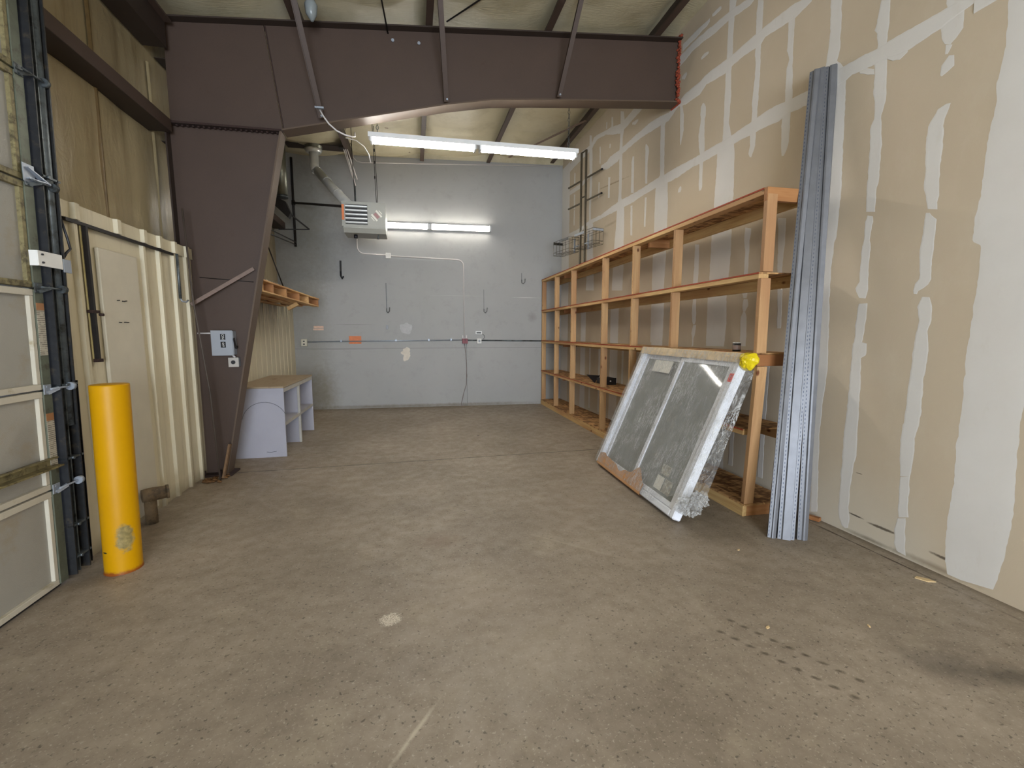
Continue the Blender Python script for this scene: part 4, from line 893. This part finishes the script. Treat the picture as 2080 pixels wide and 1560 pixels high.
# loose white cable from the brace to the light
T=thing('cable_loop','white cable sagging from beam brace to behind long light','cable',(-.8,5.1,3.7))
pts=[(-.872,5.13,3.76),(-.84,5.12,3.70),(-.79,5.12,3.63),(-.72,5.13,3.575),(-.64,5.14,3.545),(-.575,5.16,3.54),(-.55,5.2,3.56),(-.555,5.25,3.62)]
MB().tube(pts,.008,8).build('cable',WIRE,T)
MB().tube([(-.66,5.35,3.60),(-.56,5.4,3.60),(-.48,5.42,3.55),(-.435,5.44,3.48),(-.42,5.45,3.40)],.005,8).build('thin_cable',WIRE,T)
B((-.915,5.10,3.765),(-.83,5.125,3.782)).build('cable_clamp',GALV,T)
T=thing('hanging_lamp','small pale grey lamp head hanging at top left of beam','lamp',(-.88,4.96,4.6))
MB().tube([(-.88,4.96,4.82),(-.88,4.96,4.66)],.012,8).build('stem',WIRE,T)
MB().tube([(-.88,4.96,4.68),(-.88,4.96,4.62),(-.88,4.96,4.54),(-.875,4.96,4.48)],[.03,.06,.05,.012],12).build('head',simple('lamp_glass_grey',(128,134,134),.25),T)

# ================================================================ BACK WALL FITTINGS
yb_=lambda x,d=.0:YB(x)-d
T=thing('wall_conduit','long level conduit across the grey wall at socket height','conduit',(0,9.3,1.36))
MB().tube([(-2.05,yb_(-2.05,.016),1.343),(.98,yb_(.98,.016),1.375)],.012,8).build('conduit',GALV,T)
MB().tube([(1.09,yb_(1.09,.016),1.37),(1.28,yb_(1.28,.016),1.365)],.012,8).build('conduit',GALVD,T)
MB().tube([(1.37,yb_(1.37,.016),1.365),(3.0,yb_(3.0,.016),1.345)],.012,8).build('conduit',GALVD,T)
for x in (-1.4,-.35,.3,.75): B((x-.015,yb_(x,.032),1.335+.01*(x+2)),(x+.015,yb_(x,.0),1.375+.01*(x+2))).build('strap',GALV,T)
T=thing('drop_conduit','white conduit stepping down right from heater to outlets','conduit',(1.02,9.3,2.9))
def W3(x,z,d=.018): return (x,yb_(x,d),z)
pts=[W3(-1.03,3.50),W3(-1.03,3.25)]+[W3(-.90-.13*math.cos(a),3.18-.13*math.sin(a)) for a in [math.pi/2*i/6 for i in range(7)]]+[W3(-.5,3.035)]
MB().tube(pts,.012,8).build('conduit',WIRE,T)
pts=[W3(-.40,3.02),W3(.80,2.985)]+[W3(.90+.12*math.sin(a),2.86+.12*math.cos(a)) for a in [math.pi/2*i/6 for i in range(7)]]+[W3(1.02,1.45)]
MB().tube(pts,.012,8).build('conduit',WIRE,T)
B((-.50,yb_(-.45,.05),2.97),(-.40,yb_(-.45,0),3.075),.006).build('junction_box',WHITEP,T)
T=thing('roof_line_conduit','thin pale conduit along the top of grey wall','conduit',(1,9.3,4.8))
MB().tube([W3(-1.06,4.95),W3(-1.04,4.83),W3(-.98,4.765),W3(-.88,4.745),W3(3.0,4.90)],.009,8).build('conduit',WIRE,T)
for x in (): B((x-.03,yb_(x,.03),4.70+.039*(x+.9)),(x+.03,yb_(x,0),4.76+.039*(x+.9))).build('strap',GALVD,T)
def wallbox(nm,label,cat,x0,x1,z0,z1,d,m): 
    t=thing(nm,label,cat,((x0+x1)/2,yb_((x0+x1)/2),(z0+z1)/2)); y=yb_((x0+x1)/2)
    B((x0,y-d,z0),(x1,y+.002,z1),.003).build('box',m,t); return t,y-d
t,y=wallbox('outlet_box','beige outlet box at left end of conduit','outlet',-2.14,-2.03,1.26,1.40,.05,simple('beige_box',(186,180,160),.5))
B((-2.13,y-.004,1.27),(-2.04,y,1.39),.002).build('cover_plate',simple('beige_plate',(200,194,176),.5),t); 
for z in (1.30,1.355): B((-2.10,y-.006,z-.012),(-2.07,y-.003,z+.012)).build('socket',BLK,t)
t,y=wallbox('red_switch_box','dark red electrical box where the drop conduit ends','switch box',.975,1.085,1.30,1.40,.06,simple('dark_red_box',(120,60,66),.5,var=.2))
MB().tube([(1.035,y,1.37),(1.035,y-.018,1.37)],.018,12).build('knob',simple('red_knob',(90,20,30),.4),t)
m=MB(); m.box((.975,y+.03,1.405),(.995,y+.06,1.47)); m.box((1.045,y+.03,1.405),(1.075,y+.06,1.47)); m.build('white_tab',WIRE,t)
t,y=wallbox('double_outlet','small square white outlet right of red box','outlet',1.28,1.37,1.30,1.40,.045,WHITEP)
B((1.305,y-.004,1.325),(1.345,y-.0005,1.378)).build('socket',GREYBOX,t)
t,y=wallbox('thermostat','small white thermostat with dark display above outlet','thermostat',1.25,1.385,1.49,1.553,.03,WHITEM)
B((1.27,y-.003,1.508),(1.365,y-.0005,1.532)).build('display',DARKM,t)
tag(MB().tube([W3(1.37,1.51,.02),W3(1.43,1.47,.02),W3(1.44,1.42,.02),W3(1.40,1.385,.02)],.004,6).build('thin_wire',DARKM,None,(1.4,9.29,1.4)),'thin wire curling from thermostat down to conduit','wire')
tag(MB().tube([W3(1.02,1.30,.02),W3(1.045,1.1),W3(1.06,.8),W3(1.05,.45,.02),W3(1.0,.30,.03),W3(.97,.18,.05),W3(.94,.05,.04),W3(.95,.012,.05)],.005,6).build('power_cord',simple('brown_cord',(110,90,84),.6),None,(1,9.3,1)),'thin brown cord hanging from red box to floor','cord')
tag(MB().tube([W3(1.065,1.30,.012),W3(1.07,.0,.012)],.005,6).build('painted_tube',GREY,None,(1.07,9.3,.6)),'grey painted tube running from red box to floor','pipe')
def strap(x,z0,z1,label,m,w=.022,hook=True,grp='hooks and hanging straps on grey wall'):
    t=thing('hanging_strap',label,'hook',(x,yb_(x),z0),grp)
    mm=MB(); mm.bar(W3(x,z0+.06,.008),W3(x,z1,.008),w,.006,(0,1,0)); 
    k=z0+.12
    mm.build('strap',m,t)
    if hook:
        MB().tube([W3(x,z0+.07,.014),W3(x,z0+.01,.02),W3(x+.025,z0-.01,.04),W3(x+.055,z0+.02,.06),W3(x+.06,z0+.09,.06)],.009,8).build('hook',m,t)
strap(-.51,1.93,2.50,'perforated grey strap with hook, left of wall centre',simple('aged_strap',(96,96,96),.5,.4),.018)
strap(1.43,1.94,2.40,'thin grey strap with hook, right of drop conduit',simple('pale_strap',(116,116,116),.5,.3),.010)
strap(2.22,2.54,2.75,'short wire hook with curled end, far right near shelf',simple('wire_grey',(104,104,104),.5,.4),.010)
T=thing('black_wall_bracket','black upright bracket with curled foot under heater, left','bracket',(-1.355,yb_(-1.355),2.75))
MB().bar(W3(-1.355,2.62,.012),W3(-1.35,2.91,.012),.035,.012,(0,1,0)).build('plate',BLACKM,T)
MB().tube([W3(-1.35,2.70,.02),W3(-1.345,2.60,.05),W3(-1.32,2.56,.10),W3(-1.29,2.60,.12)],.014,8).build('hook',BLK,T)
def patch(nm,x,z,rx,rz,label,m,sd,ragged=.25):
    random.seed(sd); n=36; mm=MB(); P=[]
    for i in range(n):
        a=2*math.pi*i/n; k=1+ragged*noise.noise(Vector((math.cos(a)*1.6,math.sin(a)*1.6,sd*3)))*1.6
        P.append((x+rx*k*math.cos(a),z+rz*k*math.sin(a)))
    mm.add([(p[0],yb_(p[0],.0025),p[1]) for p in P]+[(p[0],yb_(p[0],-.001),p[1]) for p in P],[tuple(range(n))]+[(i,(i+1)%n,n+(i+1)%n,n+i) for i in range(n)])
    tag(mm.build(nm,m,None,(x,yb_(x),z)),label,'patch')
patch('filler_patch',-.145,1.615,.125,.10,'round pale grey filler patch above the conduit',simple('filler_grey',(176,176,176),.8,var=.1,scale=18),1)
patch('bare_patch',-.15,1.10,.10,.115,'cream ragged bare patch just below the conduit',simple('bare_cream',(206,198,184),.8,var=.1,scale=14),2,.4)
for zz,dz in ((1.425,.026),(1.34,.022)):
    pass
m=MB(); yy=yb_(-1.08,.003)
m.box((-1.25,yy,1.30),(-.91,yy+.004,1.455)); tag(m.build('orange_mark',ORANGE,None,(-1.08,yy,1.4)),'orange paint block behind the level conduit','paint mark')
m=MB(); yy=yb_(-1.78,.003); m.box((-1.91,yy,1.57),(-1.62,yy+.004,1.60)); m.box((-1.90,yy,1.61),(-1.63,yy+.004,1.655)); tag(m.build('faded_sticker',simple('faded_pink',(208,176,156),.8,var=.15,scale=30),None,(-1.78,yy,1.6)),'faded pinkish sticker upper left of the conduit','sticker')
tag(B((-.535,yb_(-.52,.03),1.59),(-.49,yb_(-.52),1.67),.004).build('small_clip',GREYBOX,None,(-.51,9.38,1.6)),'small grey clip under the perforated strap','clip')
# ================================================================ LUMBER SHELVING
S=thing('storage_shelving','long five tier shelving of raw lumber and strand board along drywall','shelving',(2.84,6.1,0))
xf,xk=2.64,3.03; yN,yF=3.08,9.20
TOPS=[2.62,1.99,1.36,.73]
for k,z in enumerate(TOPS):
    y0=yN if k!=3 else 3.15; zb=z-.012
    bd=B((xf-.001,y0-.002,zb),(xk+(.0 if k<3 else .10),yF,z)).build('shelf_board',OSB,S)
    B((xf-.003,y0,zb),(xf-.0012,yF,z)).build('board_edge',OSBE if k<3 else OSBE,bd)
    if k==0: B((xf,y0-.004,zb),(xk,y0-.0022,z)).build('board_edge',OSBE,bd)
    # front rail laid flat, in two lengths butted at a post
    B((xf,y0,zb-.038),(xf+.089,6.078,zb-.0005),.002).build('front_rail',WY,S)
    B((xf,6.080,zb-.038),(xf+.089,yF,zb-.0005),.002).build('front_rail',WY,S)
    B((xk-.038,y0+.005,zb-.090),(xk,6.08,zb-.0005),.002).build('back_ledger',WY,S)
    B((xk-.038,6.083,zb-.090),(xk,yF,zb-.0005),.002).build('back_ledger',WY,S)
    if k in (0,2): B((xf-.0,y0-.039,zb-.090),(xk,y0-.001,zb-.0005) if k else (xk,y0-.001,z-.002),.002).build('end_joist',WX,S)
    for y in ((4.95,8.0) if k==0 else (8.0,)):
        B((xf+.09,y,zb-.090),(xk-.039,y+.038,zb-.0005),.002).build('cross_joist',WX,S)
bd=B((xf,3.09,.092),(xk+.09,yF,.104)).build('shelf_board',OSB,S)
B((xf-.002,3.10,0),(xf+.036,6.4,.091),.002).build('base_rail',WY,S); B((xf-.002,6.403,0),(xf+.036,yF,.091),.002).build('base_rail',WY,S)
B((xf+.037,3.10,0),(xk+.09,3.138,.091),.002).build('end_joist',WX,S); B((xk+.052,3.14,0),(xk+.09,yF,.091),.002).build('base_rail',WY,S)
PY=[9.15,8.28,7.37,6.06,5.17,4.28,3.04]
tiers=[(1.991,2.5695),(1.361,1.9395),(.731,1.3095),(.1045,.6795)]
random.seed(9)
for y in PY:
    for k,(z0,z1) in enumerate(tiers):
        jx=random.uniform(0,.004); jy=random.uniform(-.012,.012) if y>3.1 and y<9.1 else 0
        yy=y+jy; dx=0
        if y<3.1 and k==1: dx=-.012
        if y<3.1 and k>=2: dx=-.08
        if y<3.1 and k==2: z0=.1045; 
        if y<3.1 and k==3: continue
        if y<3.1 and k>=2: yy=3.0605 ; z1=1.255 if False else 1.2565
        if y<3.1 and k==2:
            MB().add([(xf-.002+dx+.09,3.102,.1045),(xf+.087+dx+.09-.0,3.102,.1045),(xf+.087+dx+.09,3.1395,.1045),(xf-.002+dx+.09,3.1395,.1045),
                      (xf-.03,3.002,z1),(xf+.059,3.002,z1),(xf+.059,3.040,z1),(xf-.03,3.040,z1)],[(0,3,2,1),(4,5,6,7),(0,1,5,4),(1,2,6,5),(2,3,7,6),(3,0,4,7)]).build('post',WZ,S); continue
        B((xf+jx+dx,yy,z0),(xf+.089+jx+dx,yy+.038,z1),.002).build('post',WZ,S)
# things on the shelving
T=thing('black_bin','small open black plastic bin on second lowest shelf','bin',(2.91,6.45,.73))
def bx0(): 
    m=MB(); z=.731
    for lo,hi in (((2.82,6.31,z),(3.0,6.32,z+.105)),((2.82,6.62,z),(3.0,6.63,z+.085)),((2.82,6.32,z),(2.83,6.62,z+.09)),((2.99,6.32,z),(3.0,6.62,z+.10)),((2.82,6.31,z),(3.0,6.63,z+.005))): m.box(lo,hi)
    return m
bx0().build('tray',BLK,T)
MB().tube([(2.905,6.309,.79),(2.905,6.304,.79)],.012,12).build('white_spot',WHITEP,T)
MB().add([(2.80,6.66,.733),(2.95,6.80,.83),(2.74,6.86,.845),(2.79,6.665,.733),(2.95,6.805,.828),(2.74,6.866,.842)],[(0,1,2),(5,4,3),(0,3,4,1),(1,4,5,2),(2,5,3,0)]).build('bent_flap',BLK,T)
T=thing('small_can','small dark label can beside near post on third shelf','can',(2.74,3.42,1.36))
MB().tube([(2.735,3.40,1.3605),(2.735,3.40,1.43)],.033,20).build('body',DARKM,T)
MB().tube([(2.735,3.40,1.43),(2.735,3.40,1.438)],[.034,.034],20).build('rim',CHROME,T)
MB().tube([(2.735,3.40,1.375),(2.735,3.40,1.415)],.0335,20,False).build('label_band',simple('can_label',(130,110,100),.5,var=.3,scale=40),T)
T=thing('dark_plank','dark plank lying on top shelf at the far end','plank',(2.8,8.6,2.62)); B((2.73,8.05,2.6205),(2.86,9.0,2.64),.002).build('plank',simple('dark_plank',(84,68,60),.7,var=.2,scale=10),T)
# ================================================================ RACK WITH BASKETS (stands on the shelving)
dr=Vector((-.19,.98,0)).normalized(); RK=Vector((2.947,7.69,0)); nr=Vector((-.98,-.19,0))
T=thing('display_rack','dark two rail metal rack with cross arms standing on shelving','rack',(2.947,7.69,2.62))
RKM=simple('dark_rack_metal',(92,84,70),.4,.6,var=.2,scale=20)
def rp(s,z,o=0): v=RK+dr*s+nr*o; return (v.x,v.y,z)
for s_ in (-.075,.075): MB().bar(rp(s_,2.6205),rp(s_,4.63),.028,.028,(dr.x,dr.y,0)).build('rail',RKM,T)
for z in (4.62,3.87,3.30): MB().bar(rp(-.062,z),rp(.062,z),.018,.018).build('rung',RKM,T)
for z in (4.16,3.785):
    MB().bar(rp(-.09,z),rp(-.545,z),.022,.022).build('arm',RKM,T); MB().bar(rp(.09,z),rp(.51,z),.022,.022).build('arm',RKM,T)
    m=MB(); m.tube([rp(-.545,z,.0),rp(-.56,z,.0)],.018,8); m.build('arm_cap',BLACKM,T)
def basket(s0,s1,label,seed):
    b=thing('wire_basket',label,'basket',rp((s0+s1)/2,2.95),'wire baskets on the dark rack')
    w=.22; z0,z1=2.955,3.20; m=MB(); a,c=min(s0,s1),max(s0,s1)
    for z in (z0,z0+.05,z1-.04,z1): 
        P=[rp(a,z,.02),rp(c,z,.02),rp(c,z,w),rp(a,z,w)]
        for i in range(4): m.tube([P[i],P[(i+1)%4]],.0035,5)
    for i in range(6):
        s=a+(c-a)*i/5
        m.tube([rp(s,z1,.02),rp(s,z0,.02),rp(s,z0,w),rp(s,z1,w)],.0025,5)
    for i in range(4):
        o=.02+(w-.02)*i/3; m.tube([rp(a,z1,o),rp(a,z0,o),rp(c,z0,o),rp(c,z1,o)],.0025,5)
    m.build('wire_frame',RKM,b)
    e0,e1=(a+.02,a+.30) if s0>0 else (c-.30,c-.0); MB().bar(rp(e0,z1-.02,w+.004),rp(e1,z1-.02,w+.004),.003,.04).build('price_rail',GREYBOX if s0<0 else DARKM,b)
    e=c if s0>0 else a
    MB().bar(rp(e,z1-.02,.02),rp(e,z1-.02,w),.003,.045).build('price_rail',GREYBOX if s0<0 else DARKM,b)
    s_=s0+ (.13 if s0>0 else -.13)
    MB().bar(rp(s_,z0,.03),rp(s_,z1,.03),.03,.02).build('bracket',GALV,b)
    MB().bar(rp(s0,3.06,.01),rp(s_,3.06,.02),.02,.02).build('bracket_arm',GALV,b)
basket(-.095,-.66,'right wire basket with white front strip on dark rack',1)
basket(.095,.66,'left wire basket with dark front strip on dark rack',2)
# ================================================================ GALVANISED STUDS LEANING
def stud(bc,tc,wb,wt,label,nb,hat=True,Ln=1.0):
    T=thing('metal_stud',label,'stud',bc,'galvanised metal studs leaning beside shelving')
    bc=Vector(bc); tc=Vector(tc); ax=(tc-bc).normalized()
    def basis(w):
        x=Vector(w); x=(x-ax*x.dot(ax)); wd=x.length; x.normalize(); n=ax.cross(x).normalized()
        if n.y>0: n=-n
        return x,n,wd
    xb_,n0,w0=basis(wb); xt_,n1,w1=basis(wt)
    def P(s,off,t):
        x=(xb_*(1-t)+xt_*t).normalized(); n=(n0*(1-t)+n1*t).normalized(); w=w0*(1-t)+w1*t
        return bc+(tc-bc)*t+x*(s*w)+n*off
    e=.024/w0
    prof=[(-.5,-.030),(-.5,0),(-.5+e,0),(-.5+e*1.25,.012),(.5-e*1.25,.012),(.5-e,0),(.5,0),(.5,-.030)] if hat else [(-.5,-.032),(-.5,0),(-.1,.0),(.0,.010),(.15,.010),(.5,0),(.5,-.032)]
    N=24
    m=MB(); vs=[P(s,o,j/N) for j in range(N+1) for s,o in prof]+[P(s*.97,o-.0015,j/N) for j in range(N+1) for s,o in prof]
    k=len(prof); b=k*(N+1)
    fs=[(j*k+i,j*k+i+1,(j+1)*k+i+1,(j+1)*k+i) for j in range(N) for i in range(k-1)]+[(b+j*k+i,b+j*k+i+1,b+(j+1)*k+i+1,b+(j+1)*k+i) for j in range(N) for i in range(k-1)]
    fs+=[(i,i+1,b+i+1,b+i) for i in range(k-1)]+[(N*k+i,N*k+i+1,b+N*k+i+1,b+N*k+i) for i in range(k-1)]
    m.add(vs,fs).build('channel',STUDM,T)
    m=MB(); L=(tc-bc).length; step=.030/L; t=.004
    while t<.996:
        for s0 in ((-.5+e*.5,.5-e*.5) if hat else (-.38,)):
            ww=.0022/w0
            m.add([P(s0-ww,.0006,t),P(s0+ww,.0006,t),P(s0+ww,.0006,t+.014/L),P(s0-ww,.0006,t+.014/L)],[(0,1,2,3)])
        t+=step
    o=m.build('slot_row',SLOT,T); tag(o,kind='stuff')
stud((2.653,2.665,0),(3.12,3.122,3.545),(.105,-.045,0),(.06,-.075,0),'middle metal stud, widest of the leaning bundle',0)
stud((2.572,2.712,0),(3.06,3.12,3.525),(.045,-.03,0),(.03,-.06,0),'leftmost metal stud, partly behind the widest one',0,False)
stud((2.765,2.632,0),(3.172,3.09,3.55),(.070,-.022,0),(.035,-.075,0),'rightmost metal stud, its foot standing apart',0,False)
# ================================================================ WRAPPED WINDOW
A=Vector((1.985,3.095,.036)); u=Vector((.036,.999,0)).normalized(); v=Vector((.391,-.014,.92)); v-=u*v.dot(u); v.normalize(); w=u.cross(v)
if w.x>0: w=-w
T=thing('wrapped_window','white vinyl sliding window in plastic film leaning against shelving','window',(0,0,0))
Mw=Matrix((u,v,w)).transposed().to_4x4(); Mw.translation=A; T.matrix_world=Mw; ORG[T.name]=Vector((0,0,0))
UW,VH=1.70,1.43
def wb(lo,hi,nm,m,bev=.004,par=None): return B(lo,hi,bev).build(nm,m,par or T)
wb((0,0,-.08),(.065,VH,0),'frame_stile',VINYL,.010); wb((UW-.075,0,-.08),(UW,VH,0),'frame_stile',VINYL,.010)
wb((.0655,0,-.08),(UW-.0755,.06,0),'frame_rail',VINYL,.010); wb((.0655,VH-.06,-.08),(UW-.0755,VH,0),'frame_rail',VINYL,.010)
S1=(.068,.86); S2=(.80,UW-.078)
for (a,b_),wz in ((S1,-.012),(S2,-.042)):
    nm='sash'
    m=MB(); m.box((a,.062,wz-.028),(a+.055,VH-.062,wz),.003); m.box((b_-.055,.062,wz-.028),(b_,VH-.062,wz),.003)
    m.box((a+.0555,.062,wz-.028),(b_-.0555,.062+.042,wz),.003); m.box((a+.0555,VH-.062-.05,wz-.028),(b_-.0555,VH-.062,wz),.003)
    s=m.build('sash',VINYL,T); ORG[s.name]=Vector((0,0,0))
    MB().box((a+.05,.10,wz-.018),(b_-.05,VH-.105,wz-.012)).build('pane',GLASS,s)
wb((.30,.27,-.022),(.44,.36,-.021),'pane_sticker',PRINT,0); wb((.20,.13,-.022),(.325,.25,-.021),'pane_sticker',PRINT,0); wb((.34,.13,-.022),(.46,.25,-.021),'pane_sticker',PAPER,0)
wb((1.00,1.18,-.030),(1.36,1.31,-.029),'paper_label',PAPER,0)
r=wb((.012,1.19,.0005),(.060,1.262,.0022),'red_sticker',REDST,0)
q=text_mesh('669',.034,REDINK,Matrix(((0,-1,0,.036),(1,0,0,1.226),(0,0,1,.0025),(0,0,0,1))),r)
# cardboard edge protectors
def ragged(edge,n,fn): return [fn(i/n) for i in range(n+1)]
m=MB(); random.seed(21)
def top(u_,s): # s: 0 front-lower .. 1 back
    bumpn=.006*noise.noise(Vector((u_*9,s*5,2)))
    P=[(1.355+.010*noise.noise(Vector((u_*4,7,0))),.006),(1.40,.010),(VH+.004,.010),(VH+.012,.0),(VH+.012,-.085),(1.37,-.088)]
    a=P[s]; return (-.01+u_*(UW+.015),a[0]+bumpn,a[1]+.006*noise.noise(Vector((u_*7,s,4))))
N=50; vs=[top(i/N,s) for i in range(N+1) for s in range(6)]; m.add(vs,[(i*6+s,i*6+s+1,i*6+s+7,i*6+s+6) for i in range(N) for s in range(5)]); m.build('top_edge_wrap',CARDL,T)
m=MB(); 
def bot(i):
    t=i/N; u_=.56+t*1.08; top_=.10+.05*noise.noise(Vector((u_*6,1,3)))+(.09*math.exp(-((u_-.72)/.13)**2))+.04*math.exp(-((u_-1.5)/.2)**2)
    rr=.004*noise.noise(Vector((u_*12,2,2)))
    return [(u_,top_,.010+rr),(u_,.05,.014+rr),(u_,-.004,.010),(u_+.0,-.010,-.0),(u_,-.010,-.084)]
vs=sum([bot(i) for i in range(N+1)],[]); m.add(vs,[(i*5+s,i*5+s+1,i*5+s+6,i*5+s+5) for i in range(N) for s in range(4)]); m.build('torn_cardboard_wrap',CARD,T)
m=MB()
def cr(a,b):
    th=2*math.pi*a; ph=math.pi*b; k=1+.28*noise.noise(Vector((math.cos(th)*1.7,math.sin(th)*1.7,b*4)))
    return (-.035+.085*k*math.sin(ph)*math.cos(th)*(1+.25*math.sin(th)),1.385+.068*k*math.sin(ph)*math.sin(th),-.03+.055*k*math.cos(ph))
m.grid(cr,18,12,False); m.build('yellow_tape_wad',TAPEY,T)
# stretch film, front sheet with a torn lower corner
m=MB()
def fl(a,b):
    u_=-.02+a*(UW+.03); vmin=.02+.17*max(0,1-abs(u_-.0)/.25)+.05*max(0,math.sin(u_*9))*(1 if u_<.6 else 0)
    v_=vmin+b*(VH-.0-vmin)
    d=.016+.008*noise.noise(Vector((u_*7,v_*1.5,1)))+.004*noise.noise(Vector((u_*22,v_*5,4)))
    return (u_,v_,d)
m.grid(fl,110,60); m.build('film_sheet',FILM,T)
m=MB()
def fs_(a,b):
    v_=.16+b*1.17; wid=.05+.08*(1-b)+.02*noise.noise(Vector((v_*3,2,1)))
    u_=-.02-wid*math.sin(math.pi*min(1,a*1.0)*.5+.0); 
    return (u_+.006*noise.noise(Vector((a*6,v_*7,3))),v_,.014-.11*a+.008*noise.noise(Vector((a*4,v_*5,8))))
m.grid(fs_,14,60); m.build('film_flap',FILM,T)
FB=None
m=MB()
for c,rad,sd in (((-.10,.17,-.03),.075,1),((-.14,.25,-.05),.06,2),((-.06,.13,-.0),.055,5)):
    def bl(a,b,c=c,rad=rad,sd=sd):
        th=2*math.pi*a; ph=math.pi*b; d=Vector((math.sin(ph)*math.cos(th),math.sin(ph)*math.sin(th),math.cos(ph)))
        k=rad*(1+.45*noise.noise(d*2.6+Vector((sd,0,0)))+.3*noise.noise(d*6+Vector((sd,3,0))))
        return tuple(Vector(c)+d*k)
    m.grid(bl,28,18,False)
m.build('film_wad',FILM,T)
# ================================================================ SMALL THINGS ON THE FLOOR
CH=simple('pale_wood_chip',(206,180,136),.8,var=.1)
for (x,y,s,a,lab) in ((1.76,1.84,.016,.4,'tiny pale wood chip on open floor, left of two'),(2.283,1.737,.012,1.1,'tiny pale chip on open floor, right of two'),(3.06,2.02,.05,-.9,'white scrap lying along the foot of drywall'),(.9,6.5,.02,.2,'dark flat scrap on the far floor'),(2.2,2.6,.012,.2,'pale speck near the foot of studs')):
    m=MB(); c,s_=math.cos(a),math.sin(a)
    P=[(-1,-.3),(.2,-.5),(1,.1),(.3,.4),(-.8,.3)]
    m.prism([(x+s*(p*c-q*s_),y+s*(p*s_+q*c)) for p,q in P],lambda a_,b_,d:(a_,b_,d),0.0,.004)
    tag(m.build('wood_chip' if 'scrap' not in lab else 'floor_scrap',CH if 'dark' not in lab else BLACKM,None,(x,y,0)),lab,'chip' if 'scrap' not in lab else 'scrap')
tag(MB().bar((3.10,3.02,.02),(3.16,2.86,.025),.04,.03).build('wood_block',WX,None,(3.1,2.95,0)),'brown wood block on floor in corner behind studs','wood block')
